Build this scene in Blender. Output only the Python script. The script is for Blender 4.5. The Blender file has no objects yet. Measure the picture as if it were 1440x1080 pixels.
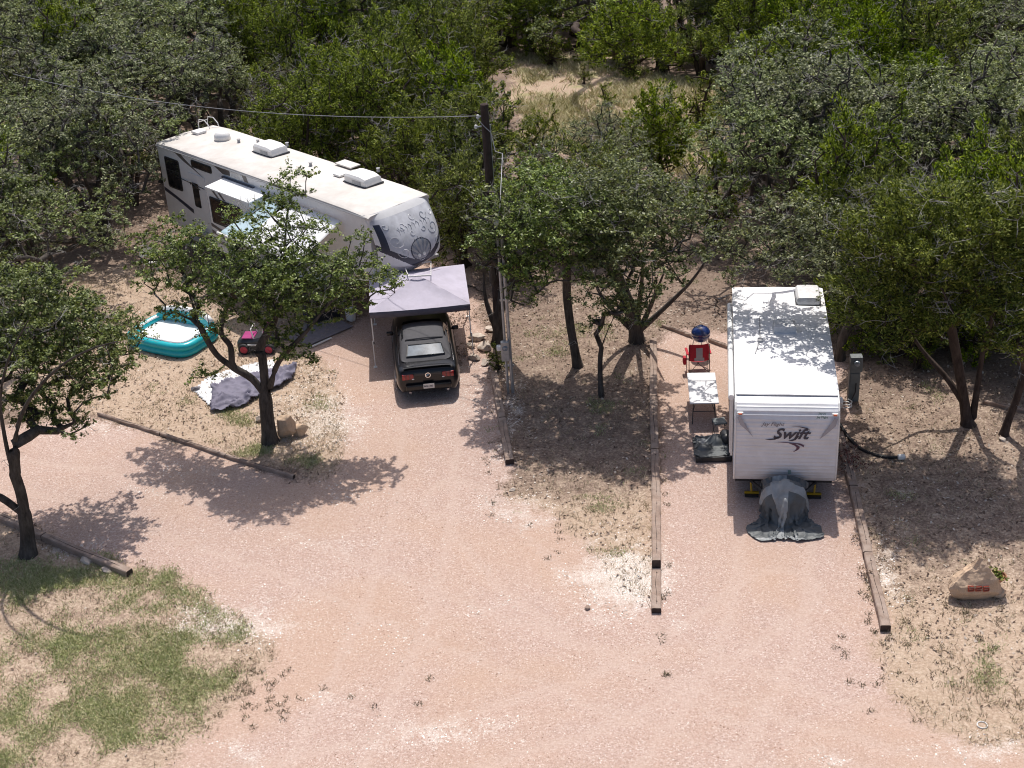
import bpy, bmesh, math, random
import numpy as np
from mathutils import Matrix, Vector

SC = bpy.context.scene
COL = SC.collection

# ------------------------------------------------------------------ camera
F_PX, PITCH, ROLL, CAM_H = 2000.0, 0.494, -0.06, 20.0      # focal length in pixels of the 1440 px wide photo
_fw = np.array([0, math.cos(PITCH), -math.sin(PITCH)])
_rt = np.array([1.0, 0, 0])
_up = np.cross(_rt, _fw)
CR = math.cos(ROLL) * _rt + math.sin(ROLL) * _up
CU = -math.sin(ROLL) * _rt + math.cos(ROLL) * _up
CC = np.array([0, 0, CAM_H])
cam_data = bpy.data.cameras.new('camera')
cam = bpy.data.objects.new('camera', cam_data)
COL.objects.link(cam)
cam_data.sensor_width = 36.0
cam_data.lens = F_PX * 36.0 / 1440.0
cam_data.clip_start = 0.5
cam_data.clip_end = 1500
cam.matrix_world = Matrix(((CR[0], CU[0], -_fw[0], 0), (CR[1], CU[1], -_fw[1], 0), (CR[2], CU[2], -_fw[2], CAM_H), (0, 0, 0, 1)))
SC.camera = cam

# ------------------------------------------------------------------ sky, sun, exposure
SHX, SHY = -0.07, -0.50            # ground offset of a shadow per metre of height
sun_dir = Vector((-SHX, -SHY, 1.0)).normalized()          # towards the sun
world = bpy.data.worlds.new('World')
SC.world = world
world.use_nodes = True
wn = world.node_tree
for n in list(wn.nodes):
    wn.nodes.remove(n)
sky = wn.nodes.new('ShaderNodeTexSky')
sky.sky_type = 'NISHITA'
sky.sun_disc = False
sky.sun_elevation = math.asin(sun_dir.z)
sky.sun_rotation = math.atan2(sun_dir.x, sun_dir.y)
sky.altitude = 300
sky.air_density = 0.8
sky.dust_density = 4.0
sky.ozone_density = 0.6
bg = wn.nodes.new('ShaderNodeBackground')
bg.inputs['Strength'].default_value = 0.125
wo = wn.nodes.new('ShaderNodeOutputWorld')
wn.links.new(sky.outputs[0], bg.inputs[0])
wn.links.new(bg.outputs[0], wo.inputs[0])
sun_data = bpy.data.lights.new('sun', 'SUN')
sun_data.energy = 3.8
sun_data.angle = math.radians(0.53)
sun_data.color = (1.0, 0.95, 0.88)
sun = bpy.data.objects.new('sun', sun_data)
COL.objects.link(sun)
sun.rotation_euler = sun_dir.to_track_quat('Z', 'Y').to_euler()
sun.location = (0, 0, 60)
SC.view_settings.view_transform = 'Standard'
SC.view_settings.look = 'None'
SC.view_settings.exposure = 0.10
SC.view_settings.gamma = 1.0
SC.view_settings.use_curve_mapping = False
SC.render.engine = 'CYCLES'
SC.cycles.pixel_filter_type = 'BLACKMAN_HARRIS'
SC.cycles.filter_width = 1.05
SC.cycles.max_bounces = 6
SC.cycles.diffuse_bounces = 3
SC.cycles.transparent_max_bounces = 4
SC.cycles.caustics_reflective = False
SC.cycles.caustics_refractive = False

# ------------------------------------------------------------------ helpers: where a photo pixel lies in the world
def ray(px, py):
    return _fw + CR * (px - 720) / F_PX - CU * (py - 540) / F_PX
def g(px, py, z=0.0):
    d = ray(px, py)
    return CC + d * ((z - CAM_H) / d[2])
def gy(px, py, Y):
    d = ray(px, py)
    return CC + d * (Y / d[1])
def proj(P):
    d = np.asarray(P, float) - CC
    z = d @ _fw
    return np.stack([720 + F_PX * (d @ CR) / z, 540 - F_PX * (d @ CU) / z], -1)

FWO = (-3.23, 42.2, .7576)          # long trailer: origin under the front of its roof, +y to the rear
SWO = (6.70, 30.32, -.1536)         # short trailer: the same
# ------------------------------------------------------------------ helpers: objects
def tagp(o, label=None, cat=None, group=None, kind=None):
    if label: o['label'] = label
    if cat: o['category'] = cat
    if group: o['group'] = group
    if kind: o['kind'] = kind
    return o
def thing(name, label, cat, loc=(0, 0, 0), rz=0.0, group=None):
    o = bpy.data.objects.new(name, None)
    o.empty_display_size = 0.3
    COL.objects.link(o)
    o.location = loc
    o.rotation_euler = (0, 0, rz)
    return tagp(o, label, cat, group)
def copy_thing(o, parent=None):
    c = o.copy()
    COL.objects.link(c)
    if parent: c.parent = parent
    for ch in list(o.children):
        copy_thing(ch, c)
    return c

class MB:
    """collects shapes and links them as one mesh object"""
    def __init__(s):
        s.v, s.f, s.m = [], [], []
    def add(s, vs, fs, mi=0):
        b = len(s.v)
        s.v += [tuple(map(float, p)) for p in vs]
        s.f += [tuple(b + i for i in f) for f in fs]
        s.m += [mi] * len(fs)
        return s
    def box(s, c, d, mi=0, rot=None):
        hx, hy, hz = d[0] / 2, d[1] / 2, d[2] / 2
        vs = [Vector((x, y, z)) for x in (-hx, hx) for y in (-hy, hy) for z in (-hz, hz)]
        if rot is not None: vs = [rot @ p for p in vs]
        vs = [p + Vector(c) for p in vs]
        return s.add(vs, [(0, 1, 3, 2), (4, 6, 7, 5), (0, 4, 5, 1), (2, 3, 7, 6), (0, 2, 6, 4), (1, 5, 7, 3)], mi)
    def bbox(s, c, d, bev=0.02, seg=2, mi=0, rot=None):
        bm = bmesh.new()
        bmesh.ops.create_cube(bm, size=1.0)
        for v in bm.verts: v.co = Vector((v.co.x * d[0], v.co.y * d[1], v.co.z * d[2]))
        bmesh.ops.bevel(bm, geom=list(bm.edges), offset=min(bev, min(d) * 0.49), segments=seg, profile=0.5, affect='EDGES')
        bm.verts.index_update()
        vs = [v.co.copy() for v in bm.verts]
        if rot is not None: vs = [rot @ p for p in vs]
        vs = [p + Vector(c) for p in vs]
        fs = [[v.index for v in f.verts] for f in bm.faces]
        bm.free()
        return s.add(vs, fs, mi)
    def tube(s, pts, r, n=6, mi=0, cap=True):
        pts = [Vector(p) for p in pts]
        rs = r if hasattr(r, '__len__') else [r] * len(pts)
        vs, fs = [], []
        t0 = (pts[1] - pts[0]).normalized()
        ref = Vector((0, 0, 1)) if abs(t0.z) < 0.9 else Vector((1, 0, 0))
        a = t0.cross(ref).normalized()
        for i, p in enumerate(pts):
            t = (pts[min(i + 1, len(pts) - 1)] - pts[max(i - 1, 0)]).normalized()
            a = (a - t * a.dot(t)).normalized()
            b = t.cross(a)
            for k in range(n):
                an = 2 * math.pi * k / n
                vs.append(p + (a * math.cos(an) + b * math.sin(an)) * rs[i])
        for i in range(len(pts) - 1):
            for k in range(n):
                fs.append((i * n + k, i * n + (k + 1) % n, (i + 1) * n + (k + 1) % n, (i + 1) * n + k))
        if cap:
            fs.append(tuple(range(n))[::-1])
            fs.append(tuple((len(pts) - 1) * n + k for k in range(n)))
        return s.add(vs, fs, mi)
    def lathe(s, prof, c=(0, 0, 0), n=24, mi=0, axis='Z', rot=None, cap=True):
        vs, fs = [], []
        for (r, z) in prof:
            for k in range(n):
                an = 2 * math.pi * k / n
                p = Vector((r * math.cos(an), r * math.sin(an), z))
                if axis == 'X': p = Vector((p.z, p.x, p.y))
                if axis == 'Y': p = Vector((p.x, p.z, p.y))
                if rot is not None: p = rot @ p
                vs.append(p + Vector(c))
        for i in range(len(prof) - 1):
            for k in range(n):
                fs.append((i * n + k, i * n + (k + 1) % n, (i + 1) * n + (k + 1) % n, (i + 1) * n + k))
        if cap:
            fs.append(tuple(range(n))[::-1])
            fs.append(tuple((len(prof) - 1) * n + k for k in range(n)))
        return s.add(vs, fs, mi)
    def loft(s, rings, mi=0, closed=False, caps=False):
        n = len(rings[0])
        vs = [p for r in rings for p in r]
        fs = []
        kk = n if closed else n - 1
        for i in range(len(rings) - 1):
            for k in range(kk):
                fs.append((i * n + k, i * n + (k + 1) % n, (i + 1) * n + (k + 1) % n, (i + 1) * n + k))
        if caps:
            fs.append(tuple(range(n))[::-1])
            fs.append(tuple((len(rings) - 1) * n + k for k in range(n)))
        return s.add(vs, fs, mi)
    def prism(s, poly, fn, t=0.01, mi=0):
        """poly: 2d outline; fn maps (a, b, depth) to 3d"""
        n = len(poly)
        vs = [fn(a, b, 0) for a, b in poly] + [fn(a, b, t) for a, b in poly]
        fs = [tuple(range(n))[::-1], tuple(range(n, 2 * n))]
        fs += [(k, (k + 1) % n, n + (k + 1) % n, n + k) for k in range(n)]
        return s.add(vs, fs, mi)
    def grid(s, fn, nu, nv, mi=0, mfn=None):
        b = len(s.v)
        for j in range(nv + 1):
            for i in range(nu + 1):
                s.v.append(tuple(map(float, fn(i / nu, j / nv))))
        for j in range(nv):
            for i in range(nu):
                k = b + j * (nu + 1) + i
                s.f.append((k, k + 1, k + nu + 2, k + nu + 1))
                s.m.append(mfn((i + .5) / nu, (j + .5) / nv) if mfn else mi)
        return s
    def build(s, name, mats, parent=None, smooth=False, loc=None, weld=False):
        me = bpy.data.meshes.new(name)
        me.from_pydata(s.v, [], s.f)
        for m in (mats if isinstance(mats, (list, tuple)) else [mats]): me.materials.append(m)
        if len(me.polygons): me.polygons.foreach_set('material_index', np.array(s.m, np.int32))
        bm = bmesh.new(); bm.from_mesh(me)
        if weld: bmesh.ops.remove_doubles(bm, verts=bm.verts, dist=0.0005)
        bmesh.ops.recalc_face_normals(bm, faces=bm.faces)
        bm.to_mesh(me); bm.free()
        if smooth:
            me.polygons.foreach_set('use_smooth', np.ones(len(me.polygons), bool))
            if smooth != True: me.set_sharp_from_angle(angle=math.radians(smooth))
        me.update()
        o = bpy.data.objects.new(name, me)
        COL.objects.link(o)
        if parent: o.parent = parent
        if loc is not None: o.location = loc
        return o

def np_mesh(name, V, Fq, mats, parent=None, mi=None, smooth=False):
    """fast mesh from numpy arrays: V (n,3), Fq (m,k)"""
    me = bpy.data.meshes.new(name)
    k = Fq.shape[1]
    me.vertices.add(len(V)); me.vertices.foreach_set('co', np.ascontiguousarray(V, np.float32).ravel())
    me.loops.add(Fq.size); me.loops.foreach_set('vertex_index', np.ascontiguousarray(Fq, np.int32).ravel())
    me.polygons.add(len(Fq)); me.polygons.foreach_set('loop_start', np.arange(0, Fq.size, k, dtype=np.int32))
    for m in (mats if isinstance(mats, (list, tuple)) else [mats]): me.materials.append(m)
    if mi is not None: me.polygons.foreach_set('material_index', np.ascontiguousarray(mi, np.int32))
    if smooth: me.polygons.foreach_set('use_smooth', np.ones(len(Fq), bool))
    me.update(calc_edges=True)
    o = bpy.data.objects.new(name, me)
    COL.objects.link(o)
    if parent: o.parent = parent
    return o

def text_mesh(body, size, shear=0.0, bold=0.0, extrude=0.002, name='lettering'):
    cu = bpy.data.curves.new('lettering_curve', 'FONT')
    cu.body = body; cu.size = size; cu.shear = shear; cu.offset = bold; cu.extrude = extrude
    cu.align_x = 'LEFT'; cu.resolution_u = 3
    o = bpy.data.objects.new('lettering_curve', cu)
    COL.objects.link(o)
    dg = bpy.context.evaluated_depsgraph_get()
    me = bpy.data.meshes.new_from_object(o.evaluated_get(dg))
    bpy.data.objects.remove(o); bpy.data.curves.remove(cu)
    me.name = name
    return me
def put_text(body, size, mat, parent, M, name='lettering', **kw):
    me = text_mesh(body, size, name=name, **kw)
    me.materials.clear(); me.materials.append(mat)
    o = bpy.data.objects.new(name, me)
    COL.objects.link(o); o.parent = parent
    o.matrix_local = M
    return o

# ------------------------------------------------------------------ helpers: value noise in numpy
_rs = np.random.RandomState(7)
_perm = _rs.rand(256, 256).astype(np.float32)
def vnoise(x, y, s=1.0, o=0):
    x = np.asarray(x) / s + 37.2 * o + 500; y = np.asarray(y) / s + 11.7 * o + 500
    xi = np.floor(x).astype(int); yi = np.floor(y).astype(int)
    fx = x - xi; fy = y - yi
    fx = fx * fx * (3 - 2 * fx); fy = fy * fy * (3 - 2 * fy)
    a = _perm[xi % 256, yi % 256]; b = _perm[(xi + 1) % 256, yi % 256]
    c = _perm[xi % 256, (yi + 1) % 256]; d = _perm[(xi + 1) % 256, (yi + 1) % 256]
    return (a * (1 - fx) + b * fx) * (1 - fy) + (c * (1 - fx) + d * fx) * fy
def fnoise(x, y, s=1.0, o=0, n=4):
    t, amp, tot = 0, 1.0, 0
    for k in range(n):
        t = t + amp * vnoise(x, y, s / 2 ** k, o + k); tot += amp; amp *= 0.55
    return t / tot
def pip(x, y, poly):
    x = np.asarray(x); y = np.asarray(y)
    r = np.zeros(x.shape, bool)
    n = len(poly)
    for i in range(n):
        x1, y1 = poly[i][0], poly[i][1]; x2, y2 = poly[(i + 1) % n][0], poly[(i + 1) % n][1]
        c = ((y1 > y) != (y2 > y))
        with np.errstate(divide='ignore', invalid='ignore'):
            r ^= c & (x < (x2 - x1) * (y - y1) / ((y2 - y1) if y2 != y1 else 1e-9) + x1)
    return r
def gpoly(pts, z=0.0):
    return [g(px, py, z)[:2] for px, py in pts]

# ------------------------------------------------------------------ materials
def nodes_of(m):
    m.use_nodes = True
    nt = m.node_tree
    for n in list(nt.nodes): nt.nodes.remove(n)
    out = nt.nodes.new('ShaderNodeOutputMaterial')
    return nt, out
def N(nt, t, **kw):
    n = nt.nodes.new(t)
    for k, v in kw.items(): setattr(n, k, v)
    return n
def mixc(nt, fac, a, b, mode='MIX'):
    n = N(nt, 'ShaderNodeMix', data_type='RGBA', blend_type=mode)
    def put(sock, v):
        if hasattr(v, 'is_output'): nt.links.new(v, sock)
        elif isinstance(v, (int, float)): sock.default_value = v
        else: sock.default_value = (*v[:3], 1)
    put(n.inputs[0], fac); put(n.inputs[6], a); put(n.inputs[7], b)
    return n.outputs[2]
def mathn(nt, op, a, b=0.0, c=0.0, clamp=False):
    n = N(nt, 'ShaderNodeMath', operation=op, use_clamp=clamp)
    for i, v in enumerate((a, b, c)):
        if hasattr(v, 'is_output'): nt.links.new(v, n.inputs[i])
        else: n.inputs[i].default_value = v
    return n.outputs[0]
def ramp(nt, fac, stops):
    n = N(nt, 'ShaderNodeValToRGB')
    el = n.color_ramp.elements
    while len(el) < len(stops): el.new(0.5)
    for e, (p, c) in zip(el, stops):
        e.position = p; e.color = (*c, 1) if len(c) == 3 else c
    nt.links.new(fac, n.inputs[0])
    return n.outputs[0]
def noise_tex(nt, vec, scale, detail=4, rough=0.6, dist=0.0):
    n = N(nt, 'ShaderNodeTexNoise')
    n.inputs['Scale'].default_value = scale; n.inputs['Detail'].default_value = detail
    n.inputs['Roughness'].default_value = rough; n.inputs['Distortion'].default_value = dist
    if vec is not None: nt.links.new(vec, n.inputs['Vector'])
    return n
def M_(name, col, rough=0.6, metal=0.0, var=0.12, scale=6.0, dirt=None, dirt_amt=0.35, dirt_scale=1.2, bump=0.0, bump_scale=40.0, coat=0.0, spec=0.5, fine=0.0):
    """plain surface with soft mottling, optional dirt patches and fine relief"""
    m = bpy.data.materials.new(name)
    nt, out = nodes_of(m)
    bs = N(nt, 'ShaderNodeBsdfPrincipled')
    tc = N(nt, 'ShaderNodeTexCoord')
    nz = noise_tex(nt, tc.outputs['Object'], scale)
    lo = tuple(c * (1 - var) for c in col); hi = tuple(min(1, c * (1 + var)) for c in col)
    c = ramp(nt, nz.outputs[0], [(0.3, lo), (0.7, hi)])
    if dirt:
        dn = noise_tex(nt, tc.outputs['Object'], dirt_scale, 8, 0.7, 0.4)
        f = ramp(nt, dn.outputs[0], [(0.42, (0, 0, 0)), (0.72, (dirt_amt,) * 3)])
        c = mixc(nt, f, c, dirt)
    if fine:
        fn = noise_tex(nt, tc.outputs['Object'], 90, 2, 0.5)
        c = mixc(nt, fine, c, ramp(nt, fn.outputs[0], [(0.35, tuple(x * 0.5 for x in col)), (0.65, tuple(min(1, x * 1.5) for x in col))]))
    nt.links.new(c, bs.inputs['Base Color'])
    bs.inputs['Roughness'].default_value = rough
    bs.inputs['Metallic'].default_value = metal
    bs.inputs['Coat Weight'].default_value = coat
    bs.inputs['Coat Roughness'].default_value = 0.05
    bs.inputs['Specular IOR Level'].default_value = spec
    if bump:
        bn = noise_tex(nt, tc.outputs['Object'], bump_scale, 5, 0.6)
        bp = N(nt, 'ShaderNodeBump'); bp.inputs['Strength'].default_value = bump; bp.inputs['Distance'].default_value = 0.02
        nt.links.new(bn.outputs[0], bp.inputs['Height']); nt.links.new(bp.outputs[0], bs.inputs['Normal'])
    nt.links.new(bs.outputs[0], out.inputs[0])
    return m
def leaf_mat(name, dark, mid, light, rough=0.42, trans=0.25, spec=0.5, objvar=0.25):
    """leaves: every leaf its own shade, every tree its own tone"""
    m = bpy.data.materials.new(name)
    nt, out = nodes_of(m)
    geo = N(nt, 'ShaderNodeNewGeometry'); oi = N(nt, 'ShaderNodeObjectInfo')
    c = ramp(nt, geo.outputs['Random Per Island'], [(0.0, dark), (0.45, mid), (0.8, light), (1.0, tuple(x * 1.5 for x in light))])
    tc = N(nt, 'ShaderNodeTexCoord')
    nz = noise_tex(nt, tc.outputs['Object'], 0.9, 2)
    hs = N(nt, 'ShaderNodeHueSaturation')
    nt.links.new(c, hs.inputs['Color'])
    nt.links.new(mathn(nt, 'MULTIPLY_ADD', oi.outputs['Random'], 0.022, 0.487), hs.inputs['Hue'])
    nt.links.new(mathn(nt, 'MULTIPLY_ADD', oi.outputs['Random'], 0.3, 0.85), hs.inputs['Saturation'])
    v = mathn(nt, 'MULTIPLY_ADD', oi.outputs['Random'], objvar, 1 - objvar / 2)
    v = mathn(nt, 'MULTIPLY', v, mathn(nt, 'MULTIPLY_ADD', nz.outputs[0], 0.7, 0.65))
    nt.links.new(v, hs.inputs['Value'])
    bs = N(nt, 'ShaderNodeBsdfPrincipled')
    nt.links.new(hs.outputs[0], bs.inputs['Base Color'])
    bs.inputs['Roughness'].default_value = rough; bs.inputs['Specular IOR Level'].default_value = spec
    tr = N(nt, 'ShaderNodeBsdfTranslucent')
    nt.links.new(mixc(nt, 1.0, hs.outputs[0], (1.0, 1.0, 0.45), 'MULTIPLY'), tr.inputs['Color'])
    mx = N(nt, 'ShaderNodeMixShader'); mx.inputs[0].default_value = trans
    nt.links.new(bs.outputs[0], mx.inputs[1]); nt.links.new(tr.outputs[0], mx.inputs[2])
    nt.links.new(mx.outputs[0], out.inputs[0])
    return m
def speck_mat(name, stops, rough=0.9):
    """loose bits: every piece its own colour"""
    m = bpy.data.materials.new(name)
    nt, out = nodes_of(m)
    geo = N(nt, 'ShaderNodeNewGeometry')
    bs = N(nt, 'ShaderNodeBsdfPrincipled'); bs.inputs['Roughness'].default_value = rough
    bs.inputs['Specular IOR Level'].default_value = 0.3
    nt.links.new(ramp(nt, geo.outputs['Random Per Island'], stops), bs.inputs['Base Color'])
    nt.links.new(bs.outputs[0], out.inputs[0])
    return m
def bark_mat(name, a, b, scale=9):
    m = bpy.data.materials.new(name)
    nt, out = nodes_of(m)
    tc = N(nt, 'ShaderNodeTexCoord')
    mp = N(nt, 'ShaderNodeMapping'); mp.inputs['Scale'].default_value = (1, 1, 0.3)
    nt.links.new(tc.outputs['Object'], mp.inputs[0])
    nz = noise_tex(nt, mp.outputs[0], scale, 6, 0.7)
    bs = N(nt, 'ShaderNodeBsdfPrincipled'); bs.inputs['Roughness'].default_value = 0.9
    bs.inputs['Specular IOR Level'].default_value = 0.2
    nt.links.new(ramp(nt, nz.outputs[0], [(0.3, a), (0.7, b)]), bs.inputs['Base Color'])
    bp = N(nt, 'ShaderNodeBump'); bp.inputs['Strength'].default_value = 0.8; bp.inputs['Distance'].default_value = 0.03
    nt.links.new(nz.outputs[0], bp.inputs['Height']); nt.links.new(bp.outputs[0], bs.inputs['Normal'])
    nt.links.new(bs.outputs[0], out.inputs[0])
    return m

M = dict(
    white=M_('white_gel_coat', (0.72, 0.72, 0.73), 0.35, var=0.04, dirt=(0.5, 0.46, 0.42), dirt_amt=0.12),
    roof=M_('trailer_roof_membrane', (0.66, 0.63, 0.595), 0.7, var=0.10, scale=2, dirt=(0.48, 0.42, 0.37), dirt_amt=0.65, dirt_scale=0.7),
    roofw=M_('white_roof_membrane', (0.82, 0.82, 0.84), 0.6, var=0.04, dirt=(0.6, 0.58, 0.57), dirt_amt=0.25),
    alum=M_('white_ribbed_siding', (0.70, 0.71, 0.74), 0.4, var=0.05, scale=2.5, dirt=(0.50, 0.45, 0.41), dirt_amt=0.32, dirt_scale=2.2),
    plastic=M_('white_plastic', (0.78, 0.77, 0.75), 0.45, var=0.05, dirt=(0.5, 0.46, 0.4), dirt_amt=0.25, dirt_scale=3),
    vent=M_('aged_grey_plastic', (0.66, 0.66, 0.67), 0.5, var=0.12, dirt=(0.34, 0.31, 0.29), dirt_amt=0.5, dirt_scale=3),
    grayp=M_('grey_plastic', (0.36, 0.36, 0.37), 0.5),
    navy=M_('navy_graphic', (0.035, 0.04, 0.065), 0.3),
    silver=M_('silver_grey_graphic', (0.56, 0.57, 0.61), 0.3, var=0.2, scale=3),
    steelblue=M_('steel_blue_graphic', (0.24, 0.265, 0.31), 0.3, var=0.3, scale=5),
    brown=M_('brown_grey_graphic', (0.12, 0.105, 0.10), 0.35),
    glass=M_('dark_window_glass', (0.015, 0.016, 0.018), 0.06, var=0.3, spec=0.8),
    black=M_('black_rubber', (0.018, 0.018, 0.02), 0.7),
    blackp=M_('black_plastic', (0.025, 0.026, 0.03), 0.4),
    carpaint=M_('black_car_paint', (0.006, 0.006, 0.008), 0.28, var=0.1, coat=0.25, spec=0.35),
    softtop=M_('charcoal_soft_top', (0.075, 0.074, 0.082), 0.85, var=0.12, bump=0.15, bump_scale=60),
    carglass=M_('car_glass', (0.20, 0.235, 0.27), 0.12, var=0.3, scale=4, spec=1.0),  # pale blue tone stands in for sky reflected in the car's rear window
    red=M_('red_lens', (0.30, 0.006, 0.010), 0.2, var=0.15, coat=0.5),
    amber=M_('amber_lens', (0.75, 0.16, 0.05), 0.3),
    chrome=M_('chrome', (0.75, 0.75, 0.76), 0.18, metal=1.0),
    steel=M_('galvanised_steel', (0.42, 0.43, 0.44), 0.45, metal=0.6, var=0.15, scale=12),
    alloy=M_('silver_alloy', (0.5, 0.5, 0.52), 0.3, metal=0.9),
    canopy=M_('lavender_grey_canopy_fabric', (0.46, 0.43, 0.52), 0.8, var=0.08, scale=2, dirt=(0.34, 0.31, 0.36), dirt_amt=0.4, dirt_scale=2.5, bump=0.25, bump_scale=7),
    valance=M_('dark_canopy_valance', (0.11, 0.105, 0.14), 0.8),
    timber=M_('weathered_railroad_tie', (0.30, 0.215, 0.17), 0.9, var=0.3, scale=5, dirt=(0.42, 0.36, 0.32), dirt_amt=0.7, dirt_scale=2.5, bump=0.5, bump_scale=25, fine=0.3),
    timberend=M_('dark_tie_end', (0.05, 0.035, 0.03), 0.9, var=0.3),
    pole=bark_mat('creosote_pole_wood', (0.035, 0.025, 0.022), (0.085, 0.062, 0.055), 14),
    rock=M_('tan_limestone', (0.58, 0.42, 0.29), 0.9, var=0.3, scale=3, dirt=(0.36, 0.27, 0.21), dirt_amt=0.6, dirt_scale=3, bump=1.0, bump_scale=7, fine=0.25),
    rockw=M_('pale_limestone', (0.55, 0.47, 0.40), 0.9, var=0.3, scale=4, dirt=(0.34, 0.28, 0.24), dirt_amt=0.6, bump=0.9, bump_scale=12),
    redpaint=M_('red_orange_paint', (0.40, 0.075, 0.04), 0.7, var=0.25, scale=20),
    teal=M_('teal_vinyl', (0.015, 0.44, 0.50), 0.3, var=0.08),
    vinylw=M_('white_vinyl', (0.85, 0.86, 0.86), 0.3, var=0.04),
    tarpg=M_('lavender_grey_tarp', (0.165, 0.155, 0.215), 0.75, var=0.12, bump=0.3, bump_scale=8),
    tarpw=M_('white_tarp', (0.72, 0.73, 0.75), 0.6, var=0.08, bump=0.25, bump_scale=8),
    cover=M_('dark_grey_tongue_cover', (0.095, 0.105, 0.11), 0.55, var=0.25, scale=3),
    coverl=M_('light_grey_tongue_cover', (0.27, 0.285, 0.29), 0.5, var=0.2, scale=4),
    pink=M_('magenta_plastic', (0.36, 0.025, 0.17), 0.4),
    redwheel=M_('red_pink_rim', (0.5, 0.04, 0.07), 0.4),
    redfab=M_('red_fabric', (0.42, 0.012, 0.03), 0.8),
    greyfab=M_('grey_fabric', (0.36, 0.34, 0.36), 0.85),
    blue=M_('blue_enamel', (0.012, 0.03, 0.13), 0.12, var=0.1, coat=0.7),
    bluep=M_('blue_plastic', (0.02, 0.05, 0.3), 0.4),
    skyb=M_('pale_blue_awning_vinyl', (0.42, 0.56, 0.62), 0.5, var=0.06),
    tablew=M_('white_table_top', (0.80, 0.80, 0.82), 0.4, var=0.03),
    mat=M_('grey_outdoor_mat', (0.22, 0.20, 0.215), 0.9, var=0.2, scale=8, fine=0.25),
    yellow=M_('yellow_paint', (0.6, 0.36, 0.02), 0.5),
    pedgrey=M_('grey_green_metal', (0.135, 0.155, 0.16), 0.5, var=0.12),
    terracotta=M_('terracotta', (0.34, 0.17, 0.10), 0.85, var=0.2),
    curtain=M_('white_curtain', (0.62, 0.6, 0.58), 0.8, var=0.15, scale=14),
    warmglass=M_('brown_tinted_glass', (0.05, 0.033, 0.025), 0.12, var=0.5, scale=2, spec=0.6),
    swiftnavy=M_('navy_lettering', (0.028, 0.028, 0.055), 0.4),
    plum=M_('plum_swoosh', (0.075, 0.025, 0.065), 0.4),
    greyletter=M_('grey_lettering', (0.16, 0.16, 0.19), 0.4),
    greengrey=M_('grey_green_lettering', (0.18, 0.26, 0.25), 0.4),
    triangle=M_('grey_triangle_graphic', (0.34, 0.34, 0.38), 0.4),
    plate=M_('white_plate', (0.66, 0.64, 0.6), 0.4),
    oakleaf=leaf_mat('oak_leaves', (0.030, 0.046, 0.014), (0.133, 0.176, 0.052), (0.266, 0.311, 0.119), 0.42, 0.32, 0.35),
    greyoak=leaf_mat('grey_green_oak_leaves', (0.032, 0.045, 0.018), (0.145, 0.176, 0.070), (0.322, 0.356, 0.186), 0.5, 0.30, 0.3),
    juniper=leaf_mat('juniper_sprays', (0.026, 0.044, 0.007), (0.127, 0.176, 0.023), (0.282, 0.339, 0.056), 0.6, 0.34, 0.2),
    olivejun=leaf_mat('olive_juniper_sprays', (0.026, 0.038, 0.009), (0.106, 0.133, 0.029), (0.232, 0.254, 0.073), 0.6, 0.28, 0.2),
    palejun=leaf_mat('pale_juniper_sprays', (0.050, 0.072, 0.020), (0.147, 0.181, 0.056), (0.249, 0.277, 0.096), 0.6, 0.30, 0.2),
    oakbark=bark_mat('oak_bark', (0.030, 0.025, 0.022), (0.125, 0.108, 0.095)),
    junbark=bark_mat('juniper_bark', (0.030, 0.020, 0.016), (0.105, 0.078, 0.064)),
    twig=M_('bare_grey_twigs', (0.36, 0.34, 0.325), 0.85, var=0.3, scale=3),
    deadleaf=speck_mat('dry_leaves', [(0, (0.10, 0.06, 0.04)), (0.5, (0.24, 0.16, 0.11)), (1, (0.42, 0.32, 0.23))]),
    litter=speck_mat('leaf_litter', [(0, (0.10, 0.065, 0.048)), (0.4, (0.22, 0.150, 0.112)), (0.8, (0.40, 0.31, 0.245)), (1, (0.60, 0.53, 0.46))]),
    grass=speck_mat('grass_blades', [(0, (0.17, 0.23, 0.07)), (0.35, (0.33, 0.38, 0.15)), (0.7, (0.50, 0.49, 0.26)), (1, (0.70, 0.64, 0.45))], 0.7),
    straw=speck_mat('dry_grass_blades', [(0, (0.24, 0.19, 0.11)), (0.4, (0.40, 0.32, 0.20)), (1, (0.60, 0.51, 0.37))], 0.8),
    stones=speck_mat('gravel_stones', [(0, (0.24, 0.15, 0.11)), (0.3, (0.46, 0.31, 0.24)), (0.75, (0.58, 0.46, 0.39)), (1, (0.76, 0.70, 0.65))], 0.9),
)
# ------------------------------------------------------------------ the ground: one sheet, split where the gravel drive lies
DRIVE = gpoly([(-250, 640), (0, 605), (70, 588), (140, 586), (280, 630), (415, 674), (462, 688), (472, 640), (492, 560), (455, 520), (432, 490), (480, 462),
               (520, 440), (560, 380), (640, 352), (668, 372), (676, 440), (690, 520), (702, 590), (716, 655), (690, 690), (720, 712), (790, 722), (822, 760),
               (868, 845), (918, 862), (919, 700), (920, 560), (922, 470), (960, 462), (1030, 470), (1190, 500), (1185, 590), (1205, 690), (1232, 800),
               (1252, 893), (1222, 935), (1290, 1005), (1360, 1040), (1470, 1068), (1750, 1100), (1750, 1500), (-250, 1500), (180, 1120), (250, 1060),
               (330, 985), (372, 940), (366, 890), (285, 835), (205, 792), (185, 812), (70, 752), (0, 722), (-200, 640)])
TAN = gpoly([(50, 385), (150, 372), (240, 380), (330, 440), (440, 420), (520, 480), (500, 600), (470, 700), (415, 676), (140, 588), (40, 592), (-60, 560), (-20, 420)])
CLEARING = gpoly([(722, 80), (840, 84), (930, 112), (1010, 124), (1022, 190), (1005, 225), (960, 205), (930, 180), (850, 165), (735, 135)])
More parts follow.
